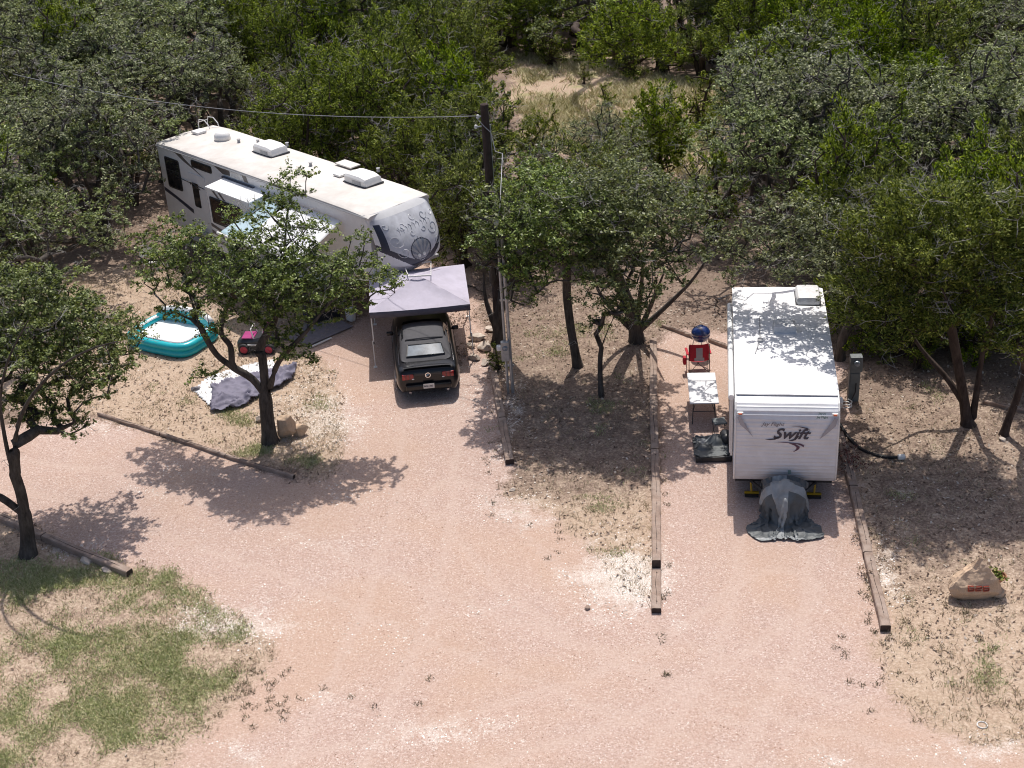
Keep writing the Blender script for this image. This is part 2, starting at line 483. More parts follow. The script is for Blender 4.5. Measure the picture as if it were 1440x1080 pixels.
MEADOW = gpoly([(715, 76), (845, 80), (935, 108), (1015, 118), (1030, 200), (1015, 280), (940, 240), (830, 230), (735, 190)])
ISLAND = gpoly([(690, 520), (770, 400), (915, 440), (922, 640), (922, 862), (850, 845), (780, 722), (690, 695), (712, 650)])
RIGHT = gpoly([(1185, 560), (1460, 540), (1800, 700), (1750, 1095), (1440, 1065), (1300, 1010), (1225, 935), (1250, 890), (1200, 690)])
LAWN = gpoly([(-260, 770), (0, 760), (60, 756), (190, 805), (290, 838), (372, 890), (375, 940), (330, 990), (250, 1065), (200, 1130), (-260, 1150)])
WHITE = [(872, 812, 62, 50, .95), (612, 1040, 120, 30, .50), (480, 975, 60, 18, .4), (328, 872, 95, 34, .7), (455, 585, 70, 60, .6), (650, 545, 40, 50, .35), (705, 600, 24, 70, .6),
         (1250, 800, 34, 60, .55), (1262, 690, 40, 30, .3), (1380, 1052, 80, 20, .6), (720, 725, 70, 26, .5), (205, 690, 50, 16, .4), (250, 660, 60, 14, .4), (480, 700, 70, 20, .3),
         (1150, 1070, 40, 14, .5), (150, 605, 60, 14, .5), (960, 880, 30, 30, .4), (700, 860, 60, 20, .3), (110, 770, 60, 12, .6), (840, 92, 40, 10, .5), (905, 122, 40, 10, .6), (470, 760, 90, 20, .3), (540, 900, 110, 30, .25), (330, 1060, 60, 16, .5)]
GREEN = [(150, 930, 260, 80, .8), (250, 845, 90, 26, .9), (90, 810, 120, 30, .9), (120, 1010, 170, 36, 1.0), (250, 960, 120, 34, 1.0), (190, 1040, 60, 26, 1.0), (20, 1060, 60, 30, 1.0), (300, 910, 70, 26, .7), (310, 965, 40, 20, .9), (30, 970, 60, 30, .7), (205, 905, 80, 20, .6),
         (40, 870, 40, 26, .6), (855, 770, 52, 16, .9), (862, 712, 60, 10, .5), (820, 712, 34, 14, .4), (380, 625, 90, 16, .5), (435, 655, 40, 10, .7), (330, 590, 50, 10, .4), (740, 620, 26, 26, .5), (780, 470, 50, 20, .5),
         (1345, 875, 50, 14, .35), (1300, 902, 50, 10, .35), (1360, 955, 60, 24, .45), (1300, 1012, 40, 10, .5), (1425, 915, 30, 22, .5), (1400, 1020, 50, 8, .4), (1330, 970, 80, 30, .25), (1270, 940, 40, 10, .3), (1275, 745, 30, 10, .3),
         (1345, 570, 60, 14, .25), (860, 575, 60, 16, .25), (790, 92, 60, 10, .4), (980, 155, 20, 20, .4)]
def blob_field(x, y, lst):
    P = np.stack([x, y, np.zeros_like(x)], -1)
    q = proj(P.reshape(-1, 3)).reshape(*x.shape, 2)
    r = np.zeros(x.shape)
    for cx, cy, rx, ry, s in lst:
        d = ((q[..., 0] - cx) / rx) ** 2 + ((q[..., 1] - cy) / ry) ** 2
        r = np.maximum(r, s * np.exp(-d * 0.9))
    return r
def warp(x, y, amp, s=0.8, o=0):
    return x + amp * (fnoise(x, y, s, o) - .5) * 2, y + amp * (fnoise(x, y, s, o + 9) - .5) * 2
def edge_off(x, y):
    wx, wy = warp(x, y, 1.1, 0.5, 21)
    return ~pip(wx, wy, DRIVE)
def blur_edge(x, y):
    wx, wy = warp(x, y, 1.3, 0.45, 31)
    return pip(wx, wy, DRIVE)
LANES = [[(600, 545), (602, 640), (585, 760), (540, 900), (450, 1100)], [(1090, 720), (1082, 850), (1040, 960), (940, 1110)], [(-60, 655), (150, 690), (420, 790), (700, 900), (1050, 1030), (1300, 1110)], [(640, 700), (760, 820), (980, 950), (1300, 1070)], [(1100, 830), (900, 960), (600, 1060), (300, 1130)]]
LANES_W = [np.array([g(a, b)[:2] for a, b in ln]) for ln in LANES]
def lanes(x, y):
    r = np.zeros(np.shape(x))
    wx, wy = warp(x, y, .18, 1.5, 13)
    for P in LANES_W:
        Q = []
        for i in range(len(P) - 1):
            p0, p1, p2, p3 = P[max(i - 1, 0)], P[i], P[i + 1], P[min(i + 2, len(P) - 1)]
            for k in range(6):
                t = k / 6
                Q.append(.5 * ((2 * p1) + (-p0 + p2) * t + (2 * p0 - 5 * p1 + 4 * p2 - p3) * t * t + (-p0 + 3 * p1 - 3 * p2 + p3) * t ** 3))
        Q.append(P[-1]); Q = np.array(Q)
        best = np.full(np.shape(x), 1e9)
        for a, b in zip(Q[:-1], Q[1:]):
            d = b - a
            t = np.clip(((wx - a[0]) * d[0] + (wy - a[1]) * d[1]) / (d @ d), 0, 1)
            best = np.minimum(best, np.hypot(wx - a[0] - t * d[0], wy - a[1] - t * d[1]))
        r = np.maximum(r, np.exp(-((best - .78) / .20) ** 2))
    return r
def masks(x, y):
    wx, wy = warp(x, y, 0.55, 0.8, 1)
    drive = pip(wx, wy, DRIVE)
    wx, wy = warp(x, y, 0.9, 1.6, 3)
    tan = pip(wx, wy, TAN); clear = pip(wx, wy, MEADOW); isl = pip(wx, wy, ISLAND); rgt = pip(wx, wy, RIGHT); lawn = pip(wx, wy, LAWN)
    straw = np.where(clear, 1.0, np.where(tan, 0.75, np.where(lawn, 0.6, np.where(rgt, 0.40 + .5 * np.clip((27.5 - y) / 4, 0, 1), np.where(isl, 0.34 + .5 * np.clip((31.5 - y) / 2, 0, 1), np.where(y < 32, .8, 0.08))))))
    white = blob_field(wx, wy, WHITE)
    green = blob_field(wx, wy, GREEN)
    green = np.where(clear, np.maximum(green, .62), green)
    green = np.clip((green - 0.34 + (fnoise(x, y, 0.8, 5) - .5) * 1.7), 0, 1) * edge_off(x, y)
    return drive, white, straw, green, lawn, clear

GX0, GX1, GY0, GY1, GD = -42.0, 42.0, 17.0, 101.0, 0.21
gxs = np.arange(GX0, GX1 + GD / 2, GD); gys = np.arange(GY0, GY1 + GD / 2, GD)
GXX, GYY = np.meshgrid(gxs, gys)
g_drive, g_white, g_straw, g_green, g_lawn, g_clear = masks(GXX, GYY)
g_lane = lanes(GXX, GYY) * (GYY < 45)
def blur(a, n=1):
    a = a.astype(float)
    for _ in range(n):
        p = np.pad(a, 1, mode='edge')
        a = (p[1:-1, 1:-1] * 2 + p[:-2, 1:-1] + p[2:, 1:-1] + p[1:-1, :-2] + p[1:-1, 2:]) / 6
    return a
s_drive = blur(g_drive, 12); s_straw = blur(g_straw, 8)
relief = (fnoise(GXX, GYY, 2.5, 2) - .5) * 0.07 * (1 - s_drive) + (fnoise(GXX, GYY, 3.5, 4) - .5) * 0.03 + (1 - s_drive) * 0.012 - g_lane * 0.018
edge_fade = np.clip(np.minimum.reduce([GXX - GX0, GX1 - GXX, GYY - GY0, GY1 - GYY]) / 2, 0, 1)
relief = relief * edge_fade
def ground_z(x, y):
    i = np.clip(((np.asarray(x) - GX0) / GD).astype(int), 0, len(gxs) - 1); j = np.clip(((np.asarray(y) - GY0) / GD).astype(int), 0, len(gys) - 1)
    return relief[j, i]

def ground_material():
    m = bpy.data.materials.new('earth_and_gravel')
    nt, out = nodes_of(m)
    at = N(nt, 'ShaderNodeAttribute', attribute_name='cover')
    sp = N(nt, 'ShaderNodeSeparateColor'); nt.links.new(at.outputs['Color'], sp.inputs[0])
    geo = N(nt, 'ShaderNodeNewGeometry'); P = geo.outputs['Position']
    n1 = noise_tex(nt, P, 0.35, 6, 0.65); n2 = noise_tex(nt, P, 2.2, 6, 0.7); n3 = noise_tex(nt, P, 14, 4, 0.75); n4 = noise_tex(nt, P, 46, 2, 0.6)
    def soft(v, amt, lo, hi):
        a = mathn(nt, 'MULTIPLY_ADD', mathn(nt, 'SUBTRACT', n2.outputs[0], 0.5), amt, v)
        a = mathn(nt, 'MULTIPLY_ADD', mathn(nt, 'SUBTRACT', n3.outputs[0], 0.5), amt * 0.8, a)
        mr = N(nt, 'ShaderNodeMapRange', interpolation_type='SMOOTHSTEP')
        nt.links.new(a, mr.inputs[0]); mr.inputs[1].default_value = lo; mr.inputs[2].default_value = hi
        return mr.outputs[0]
    pink = ramp(nt, n1.outputs[0], [(0.30, (0.475, 0.295, 0.212)), (0.5, (0.495, 0.322, 0.258)), (0.72, (0.525, 0.375, 0.322))])
    pink = mixc(nt, 0.5, pink, ramp(nt, n2.outputs[0], [(0.3, (0.41, 0.252, 0.19)), (0.7, (0.56, 0.405, 0.345))]))
    pink = mixc(nt, 0.45, pink, ramp(nt, n3.outputs[0], [(0.33, (0.30, 0.178, 0.138)), (0.5, (0.49, 0.335, 0.270)), (0.68, (0.68, 0.56, 0.50))]))
    # single stones, pale and dark
    vo = N(nt, 'ShaderNodeTexVoronoi'); vo.inputs['Scale'].default_value = 38; nt.links.new(P, vo.inputs['Vector'])
    sv = N(nt, 'ShaderNodeSeparateColor'); nt.links.new(vo.outputs['Color'], sv.inputs[0])
    stone = ramp(nt, sv.outputs[0], [(0.0, (0.22, 0.14, 0.11)), (0.35, (0.42, 0.28, 0.22)), (0.75, (0.55, 0.40, 0.34)), (0.95, (0.74, 0.66, 0.60)), (1, (0.88, 0.85, 0.82))])
    pink = mixc(nt, mathn(nt, 'MULTIPLY', sv.outputs[1], mathn(nt, 'MULTIPLY_ADD', n2.outputs[0], 1.2, 0.0)), pink, stone)
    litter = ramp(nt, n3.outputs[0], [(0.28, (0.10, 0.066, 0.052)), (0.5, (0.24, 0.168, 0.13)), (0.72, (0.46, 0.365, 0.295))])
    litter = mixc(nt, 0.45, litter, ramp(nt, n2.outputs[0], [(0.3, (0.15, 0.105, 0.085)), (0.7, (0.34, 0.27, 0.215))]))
    ln = N(nt, 'ShaderNodeAttribute', attribute_name='lane').outputs['Fac']
    n5 = noise_tex(nt, P, 0.16, 4, 0.6, 0.6)
    pink = mixc(nt, mathn(nt, 'MULTIPLY', ramp(nt, n5.outputs[0], [(0.44, (0, 0, 0)), (0.60, (1, 1, 1))]), 0.5), pink, mixc(nt, n3.outputs[0], (0.43, 0.268, 0.172), (0.56, 0.370, 0.258)))
    pink = mixc(nt, mathn(nt, 'MULTIPLY', soft(ln, 0.9, 0.25, 1.0), 0.5), pink, mixc(nt, n3.outputs[0], (0.45, 0.31, 0.243), (0.60, 0.45, 0.38)))
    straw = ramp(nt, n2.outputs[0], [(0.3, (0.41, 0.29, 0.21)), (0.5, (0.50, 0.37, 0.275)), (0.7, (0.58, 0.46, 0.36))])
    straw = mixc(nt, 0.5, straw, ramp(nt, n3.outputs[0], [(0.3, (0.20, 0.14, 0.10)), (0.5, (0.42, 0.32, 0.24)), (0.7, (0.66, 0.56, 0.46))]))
    grass = ramp(nt, n3.outputs[0], [(0.3, (0.22, 0.21, 0.095)), (0.55, (0.37, 0.34, 0.18)), (0.75, (0.54, 0.47, 0.32))])
    white = ramp(nt, n4.outputs[0], [(0.3, (0.55, 0.47, 0.41)), (0.5, (0.72, 0.67, 0.62)), (0.7, (0.86, 0.83, 0.80))])
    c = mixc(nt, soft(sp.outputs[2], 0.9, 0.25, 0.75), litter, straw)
    c = mixc(nt, soft(at.outputs['Alpha'], 0.7, 0.22, 0.75), c, grass)
    pk = N(nt, 'ShaderNodeHueSaturation'); pk.inputs['Saturation'].default_value = 0.86; pk.inputs['Value'].default_value = 1.02
    nt.links.new(pink, pk.inputs['Color'])
    c = mixc(nt, soft(sp.outputs[0], 1.1, 0.3, 0.72), c, pk.outputs[0])
    c = mixc(nt, mathn(nt, 'MULTIPLY', mathn(nt, 'MULTIPLY', soft(sp.outputs[1], 1.3, 0.25, 0.9), ramp(nt, n4.outputs[0], [(0.36, (0.15,) * 3), (0.56, (1, 1, 1))])), 0.9), c, white)
    bs = N(nt, 'ShaderNodeBsdfPrincipled'); bs.inputs['Roughness'].default_value = 0.95; bs.inputs['Specular IOR Level'].default_value = 0.15
    nt.links.new(c, bs.inputs['Base Color'])
    bp = N(nt, 'ShaderNodeBump'); bp.inputs['Strength'].default_value = 0.55; bp.inputs['Distance'].default_value = 0.05
    hgt = mathn(nt, 'MULTIPLY_ADD', n4.outputs[0], 0.35, n3.outputs[0])
    nt.links.new(hgt, bp.inputs['Height']); nt.links.new(bp.outputs[0], bs.inputs['Normal'])
    nt.links.new(bs.outputs[0], out.inputs[0])
    return m
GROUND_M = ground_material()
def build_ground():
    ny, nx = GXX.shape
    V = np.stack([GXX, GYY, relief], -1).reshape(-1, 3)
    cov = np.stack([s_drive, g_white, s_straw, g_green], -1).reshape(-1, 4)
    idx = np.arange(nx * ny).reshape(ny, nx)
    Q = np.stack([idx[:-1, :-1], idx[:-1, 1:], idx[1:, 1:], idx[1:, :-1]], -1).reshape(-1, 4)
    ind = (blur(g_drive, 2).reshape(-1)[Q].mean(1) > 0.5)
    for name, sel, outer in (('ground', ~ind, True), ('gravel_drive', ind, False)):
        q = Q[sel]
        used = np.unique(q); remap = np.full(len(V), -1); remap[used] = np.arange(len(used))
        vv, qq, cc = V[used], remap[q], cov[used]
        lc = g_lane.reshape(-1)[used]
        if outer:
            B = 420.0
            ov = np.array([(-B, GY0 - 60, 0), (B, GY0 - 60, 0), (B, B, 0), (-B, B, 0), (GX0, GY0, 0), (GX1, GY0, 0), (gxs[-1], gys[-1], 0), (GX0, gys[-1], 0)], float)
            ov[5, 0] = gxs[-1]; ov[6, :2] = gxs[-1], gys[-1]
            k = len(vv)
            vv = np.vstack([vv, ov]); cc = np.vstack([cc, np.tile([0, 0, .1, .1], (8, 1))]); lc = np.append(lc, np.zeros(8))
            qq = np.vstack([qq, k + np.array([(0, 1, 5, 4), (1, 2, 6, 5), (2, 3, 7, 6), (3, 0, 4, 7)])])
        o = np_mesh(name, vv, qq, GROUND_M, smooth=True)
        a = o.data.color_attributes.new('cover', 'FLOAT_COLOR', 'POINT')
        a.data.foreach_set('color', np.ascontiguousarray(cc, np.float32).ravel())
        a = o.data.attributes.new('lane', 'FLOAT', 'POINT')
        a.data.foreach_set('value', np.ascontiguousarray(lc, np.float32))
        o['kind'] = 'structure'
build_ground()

# ------------------------------------------------------------------ loose cover on the ground: stones, grass, litter (uncountable)
rngS = np.random.RandomState(11)
def in_view(x, y, pad=30):
    q = proj(np.stack([x, y, np.zeros_like(x)], -1))
    return (q[:, 0] > -pad) & (q[:, 0] < 1440 + pad) & (q[:, 1] > -pad) & (q[:, 1] < 1080 + pad)
def sample(n, pts_box, fn, over=6):
    x0, x1, y0, y1 = pts_box
    xs, ys = [], []
    got = 0
    for _ in range(40):
        x = rngS.uniform(x0, x1, n * over // 3); y = rngS.uniform(y0, y1, n * over // 3)
        k = in_view(x, y); x, y = x[k], y[k]
        k = rngS.rand(len(x)) < fn(x, y)
        xs.append(x[k]); ys.append(y[k]); got += k.sum()
        if got >= n: break
    return np.concatenate(xs)[:n], np.concatenate(ys)[:n]
def stones(name, x, y, smin, smax, mat, label):
    n = len(x); z = ground_z(x, y)
    s = smin + (smax - smin) * rngS.rand(n) ** 2.2
    base = np.array([(1, 0, 0), (.2, .9, 0), (-.9, .35, 0), (-.5, -.85, 0), (.5, -.7, 0), (.1, .05, .75)])
    ang = rngS.rand(n) * 6.28
    ca, sa = np.cos(ang), np.sin(ang)
    jit = 1 + (rngS.rand(n, 6, 3) - .5) * .5
    b = base[None] * jit * s[:, None, None]
    vx = b[..., 0] * ca[:, None] - b[..., 1] * sa[:, None]; vy = b[..., 0] * sa[:, None] + b[..., 1] * ca[:, None]
    V = np.stack([x[:, None] + vx, y[:, None] + vy, z[:, None] - 0.004 + b[..., 2]], -1).reshape(-1, 3)
    f = np.array([(0, 1, 5), (1, 2, 5), (2, 3, 5), (3, 4, 5), (4, 0, 5)])
    F = (np.arange(n)[:, None, None] * 6 + f[None]).reshape(-1, 3)
    o = np_mesh(name, V, F, mat); tagp(o, label, 'gravel', kind='stuff'); return o
def blades(name, x, y, per, h0, h1, w, spread, mat, label, cat):
    n = len(x)
    X = np.repeat(x, per) + rngS.normal(0, spread, n * per); Y = np.repeat(y, per) + rngS.normal(0, spread, n * per)
    z = ground_z(X, Y); k = len(X)
    h = rngS.uniform(h0, h1, k); a = rngS.rand(k) * 6.28; lean = rngS.uniform(.3, 1.7, k); la = rngS.rand(k) * 6.28
    dx, dy = np.cos(a) * w, np.sin(a) * w
    p0 = np.stack([X - dx, Y - dy, z - .005], -1); p1 = np.stack([X + dx, Y + dy, z - .005], -1)
    p2 = np.stack([X + np.cos(la) * h * lean, Y + np.sin(la) * h * lean, z + h], -1)
    V = np.stack([p0, p1, p2], 1).reshape(-1, 3)
    o = np_mesh(name, V, np.arange(3 * k).reshape(-1, 3), mat); tagp(o, label, cat, kind='stuff'); return o
def flakes(name, x, y, s0, s1, mat, label):
    n = len(x); z = ground_z(x, y) + rngS.uniform(.004, .03, n)
    a = rngS.rand(n) * 6.28; s = rngS.uniform(s0, s1, n); t = rngS.normal(0, .35, (n, 2))
    ca, sa = np.cos(a) * s, np.sin(a) * s
    def pt(u, v): return np.stack([x + ca * u - sa * v, y + sa * u + ca * v, z + (u * t[:, 0] + v * t[:, 1]) * s], -1)
    V = np.stack([pt(1, 0), pt(0, .55), pt(-1, 0), pt(0, -.55)], 1).reshape(-1, 3)
    o = np_mesh(name, V, np.arange(4 * n).reshape(-1, 4), mat); tagp(o, label, 'leaf litter', kind='stuff'); return o
def m_drive(x, y):
    d, w, s, gr, lw, cl = masks(x, y); return blur_edge(x, y) * np.clip(fnoise(x, y, 2.2, 6) * 2.4 - .75, .05, 1) * (1 - .7 * lanes(x, y))
def m_white(x, y):
    d, w, s, gr, lw, cl = masks(x, y); return np.clip(w * 1.3 - .15, 0, 1)
def m_straw(x, y):
    d, w, s, gr, lw, cl = masks(x, y); return (~d) * s * np.clip(fnoise(x, y, 1.1, 3) * 2.2 - .6, 0, 1)
def m_grass(x, y):
    d, w, s, gr, lw, cl = masks(x, y); return gr
def m_litter(x, y):
    d, w, s, gr, lw, cl = masks(x, y); return (~d) * np.where(cl, .1, np.where(lw, .12, 1 - .6 * s)) * np.clip(fnoise(x, y, 1.5, 8) * 2 - .4, .1, 1) * (1 - gr)
VIEWBOX = (-34, 32, 19.5, 55)
x, y = sample(40000, (-16, 13, 19.5, 42), m_drive); stones('drive_gravel', x, y, .008, .026, M['stones'], 'loose pinkish gravel scattered over the drive')
x, y = sample(9000, (-20, 14, 19.5, 42), m_white)
WST = speck_mat('pale_gravel_stones', [(0, (0.45, 0.38, 0.32)), (0.4, (0.66, 0.60, 0.55)), (1, (0.88, 0.86, 0.83))])
stones('pale_gravel', x, y, .010, .032, WST, 'patches of pale limestone gravel along the drive edges')
x, y = sample(19000, (-16, 14, 19.5, 44), m_grass); blades('green_grass', x, y, 4, .02, .075, .010, .07, M['grass'], 'low green grass and weeds in patches on bare dirt', 'grass')
x, y = sample(11000, VIEWBOX, m_straw); blades('dry_grass', x, y, 4, .03, .13, .009, .05, M['straw'], 'sparse dry straw coloured grass on tan dirt', 'grass')
x, y = sample(3200, (-5, 14, 50, 90), lambda x, y: pip(x, y, MEADOW) * np.clip(fnoise(x, y, 1.5, 3) * 2 - .5, 0, 1)); blades('clearing_grass', x, y, 7, .10, .34, .025, .12, speck_mat('clearing_grass_blades', [(0, (0.26, 0.27, 0.11)), (0.5, (0.52, 0.47, 0.27)), (1, (0.72, 0.65, 0.45))]), 'tall dry grass in the clearing beyond the utility pole', 'grass')
x, y = sample(44000, (-30, 30, 22, 62), m_litter); flakes('leaf_litter', x, y, .02, .06, M['litter'], 'brown leaf litter on the ground under the trees')
# ------------------------------------------------------------------ trees
def tube_chains(chains, pos, rad, jig=0.0):
    """tubes along chains of node indices -> V, F(quads)"""
    Vs, Fs, base = [], [], 0
    for ch in chains:
        P = pos[ch]; R = rad[ch].copy()
        if len(ch) < 2: continue
        n = 8 if R.max() > .09 else (5 if R.max() > .03 else 3)
        T = np.gradient(P, axis=0); T /= np.linalg.norm(T, axis=1)[:, None] + 1e-9
        ref = np.where(np.abs(T[:, 2:3]) < .9, np.array([[0, 0, 1.0]]), np.array([[1.0, 0, 0]]))
        A = np.cross(T, ref); A /= np.linalg.norm(A, axis=1)[:, None] + 1e-9
        B = np.cross(T, A)
        an = np.arange(n) * 2 * np.pi / n
        ring = P[:, None] + (A[:, None] * np.cos(an)[None, :, None] + B[:, None] * np.sin(an)[None, :, None]) * R[:, None, None]
        Vs.append(ring.reshape(-1, 3))
        k = np.arange(len(ch) - 1)[:, None] * n; j = np.arange(n)[None]
        F = np.stack([k + j, k + (j + 1) % n, k + n + (j + 1) % n, k + n + j], -1).reshape(-1, 4) + base
        Fs.append(F); base += len(ch) * n
    return np.vstack(Vs), np.vstack(Fs)

def grow(rng, limbs, targets, base_r, step=0.32, wob=0.10, droop=0.0, tip_r=0.007, limb_r=.35, lo_f=.62):
    """limbs: polylines [(parent limb or -1, points)], targets: crown cluster centres. Returns node arrays and tip list."""
    pos, par, rmin = [], [], []
    def addp(p, q, r=0.0):
        pos.append(np.asarray(p, float)); par.append(q); rmin.append(r); return len(pos) - 1
    ends = []
    for pl, pts in limbs:
        pts = [np.asarray(p, float) for p in pts]
        if pl < 0:
            last = addp(pts[0], -1) if not pos else addp(pts[0], -1)
        else:
            cand = np.array(pos); last = int(np.argmin(((cand - pts[0]) ** 2).sum(1)))
        tl = sum(np.linalg.norm(b - a) for a, b in zip(pts[:-1], pts[1:])); run = 0.0
        for a, b in zip(pts[:-1], pts[1:]):
            L = np.linalg.norm(b - a); k = max(1, int(L / step))
            for i in range(1, k + 1):
                q = a + (b - a) * i / k
                if i < k: q = q + rng.normal(0, wob * .35, 3) * (1, 1, .4)
                last = addp(q, last, base_r * limb_r * (1 - .78 * min(1, (run + L * i / k) / tl)))
            run += L
    root = pos[0]
    order = np.argsort(((targets - root) ** 2).sum(1) + rng.rand(len(targets)) * .5)
    cap = len(pos) + len(targets) * 14
    PA = np.zeros((cap, 3)); n = len(pos); PA[:n] = pos
    lo = root[2] + (targets[:, 2].min() - root[2]) * lo_f
    tips = []
    for ti in order:
        t = targets[ti]
        d = PA[:n] - t
        dist = np.sqrt((d ** 2).sum(1))
        cost = dist + 0.55 * np.maximum(d[:, 2], 0) + 3.0 * np.maximum(lo - PA[:n, 2], 0) * (dist > .5)
        a = int(np.argmin(cost))
        p = PA[a]; L = dist[a]
        k = max(1, min(13, int(round(L / step))))
        bend = rng.normal(0, 1, 3) * L * wob; bend[2] += L * (.10 - droop)
        last = a
        for i in range(1, k + 1):
            f = i / k
            q = p + (t - p) * f + bend * math.sin(f * math.pi) * .8
            if i < k: q = q + rng.normal(0, .03, 3)
            par.append(last); PA[n] = q; last = n; n += 1
        tips.append(last)
    pos = PA[:n]; par = np.array(par)
    cnt = np.zeros(n); cnt[tips] = 1.0
    haschild = np.zeros(n, bool)
    for i in range(n - 1, -1, -1):
        if par[i] >= 0:
            cnt[par[i]] += max(cnt[i], .15); haschild[par[i]] = True
    cnt = np.maximum(cnt, .3)
    tot = cnt.max()
    rad = tip_r + (base_r - tip_r) * ((cnt / tot) ** .60)
    rad[:len(rmin)] = np.maximum(rad[:len(rmin)], rmin)
    kids = [[] for _ in range(n)]
    for i in range(n):
        if par[i] >= 0: kids[par[i]].append(i)
    chains = []
    stack = [i for i in range(n) if par[i] < 0]
    while stack:
        s = stack.pop()
        ch = [par[s], s] if par[s] >= 0 else [s]
        cur = s
        while kids[cur]:
            ks = sorted(kids[cur], key=lambda i: -cnt[i])
            stack += ks[1:]
            cur = ks[0]; ch.append(cur)
        chains.append(ch)
    rr = rad.copy()
    return pos, rr, chains, np.array(tips), par

def chain_mesh(pos, rad, chains, par):
    # a side branch starts no thicker than its own first node
    Vs, Fs, b = [], [], 0
    for ch in chains:
        r = rad[ch].copy()
        if len(ch) > 1: r[0] = min(r[0], r[1] * 1.25)
        v, f = tube_chains([list(range(len(ch)))], pos[ch], r)
        Vs.append(v); Fs.append(f + b); b += len(v)
    return np.vstack(Vs), np.vstack(Fs)

def flare(V, root, r):
    h = V[:, 2] - root[2]
    k = 1 + .7 * np.exp(-np.maximum(h, 0) / .25)
    near = ((V[:, 0] - root[0]) ** 2 + (V[:, 1] - root[1]) ** 2) < (r * 3) ** 2
    V[near & (h < 1), :2] = root[:2] + (V[near & (h < 1), :2] - root[:2]) * k[near & (h < 1)][:, None]
    return V

def blob_targets(rng, blobs, spacing, shell=.5, under=.35):
    """cluster centres in a union of ellipsoids, nearer the skin than the heart"""
    out = np.zeros((0, 3))
    for (cx, cy, cz, rx, ry, rz) in blobs:
        vol = 4.19 * rx * ry * rz
        n = int(vol / spacing ** 3 * 2.4) + 6
        d = rng.normal(0, 1, (n, 3)); d /= np.linalg.norm(d, axis=1)[:, None]
        r = shell + (1 - shell) * rng.rand(n) ** .7
        keep = (d[:, 2] > -.25) | (rng.rand(n) < under)
        p = d * r[:, None] * (rx, ry, rz)
        p = p[keep] + (cx, cy, cz)
        out = np.vstack([out, p])
    rng.shuffle(out)
    sel = []
    cell = {}
    for p in out:
        k = tuple((p / spacing).astype(int))
        ok = True
        for dx in (-1, 0, 1):
            for dy in (-1, 0, 1):
                for dz in (-1, 0, 1):
                    for q in cell.get((k[0] + dx, k[1] + dy, k[2] + dz), ()):
                        if ((p - q) ** 2).sum() < spacing ** 2: ok = False
        if ok: cell.setdefault(k, []).append(p); sel.append(p)
    return np.array(sel)

def oak_leaves(rng, C, n, sig, size):
    """small stiff leaves round every cluster centre"""
    k = len(C)
    per = rng.poisson(n, k).clip(3)
    idx = np.repeat(np.arange(k), per); m = len(idx)
    # each cluster is a few twigs with leaves along them
    nt = 5
    tw = rng.normal(0, 1, (k, nt, 3)); tw[..., 2] = np.abs(tw[..., 2]) * .6 - .15; tw /= np.linalg.norm(tw, axis=2)[..., None]
    tdir = tw[idx, rng.randint(0, nt, m)]
    s = rng.rand(m) ** .6
    cs = (sig * rng.uniform(.7, 1.35, k))[idx]
    c = C[idx] + tdir * (s * cs * 1.7)[:, None] + rng.normal(0, .3, (m, 3)) * cs[:, None] * .5
    nrm = rng.normal(0, .60, (m, 3)) + (0, .18, .95) + tdir * .35; nrm /= np.linalg.norm(nrm, axis=1)[:, None]
    u = np.cross(nrm, rng.normal(0, 1, (m, 3))); u /= np.linalg.norm(u, axis=1)[:, None] + 1e-9
    v = np.cross(nrm, u)
    L = (size * rng.uniform(.6, 1.3, m))[:, None]; W = L * rng.uniform(.38, .6, m)[:, None]
    V = np.stack([c - u * L, c - v * W + u * L * .1, c + u * L, c + v * W + u * L * .1], 1)
    return V.reshape(-1, 3)
def juniper_sprays(rng, C, centre, n, sig, size):
    """plumes of narrow upswept sprays"""
    k = len(C)
    per = rng.poisson(n, k).clip(3)
    idx = np.repeat(np.arange(k), per); m = len(idx)
    o = C - centre; o[:, 2] *= .4; o /= np.linalg.norm(o, axis=1)[:, None] + 1e-9
    ax = o * .95 + (0, 0, .55) + rng.normal(0, .35, (k, 3)); ax /= np.linalg.norm(ax, axis=1)[:, None]
    s = rng.uniform(-1, 1, m)
    A = ax[idx]
    cs = (sig * rng.uniform(.7, 1.4, k))[idx][:, None]
    c = C[idx] + A * (s[:, None] * cs * 1.5) + rng.normal(0, 1, (m, 3)) * cs * (.55 - .35 * s[:, None].clip(0, 1))
    u = A + rng.normal(0, .55, (m, 3)); u /= np.linalg.norm(u, axis=1)[:, None]
    nn = rng.normal(0, .55, (m, 3)) + (0, .15, .8) + o[idx] * .4
    v = np.cross(u, nn); v /= np.linalg.norm(v, axis=1)[:, None] + 1e-9
    L = (size * rng.uniform(.6, 1.4, m))[:, None]; W = L * rng.uniform(.28, .45, m)[:, None]
    V = np.stack([c - u * L, c - v * W, c + u * L, c + v * W], 1)
    return V.reshape(-1, 3)
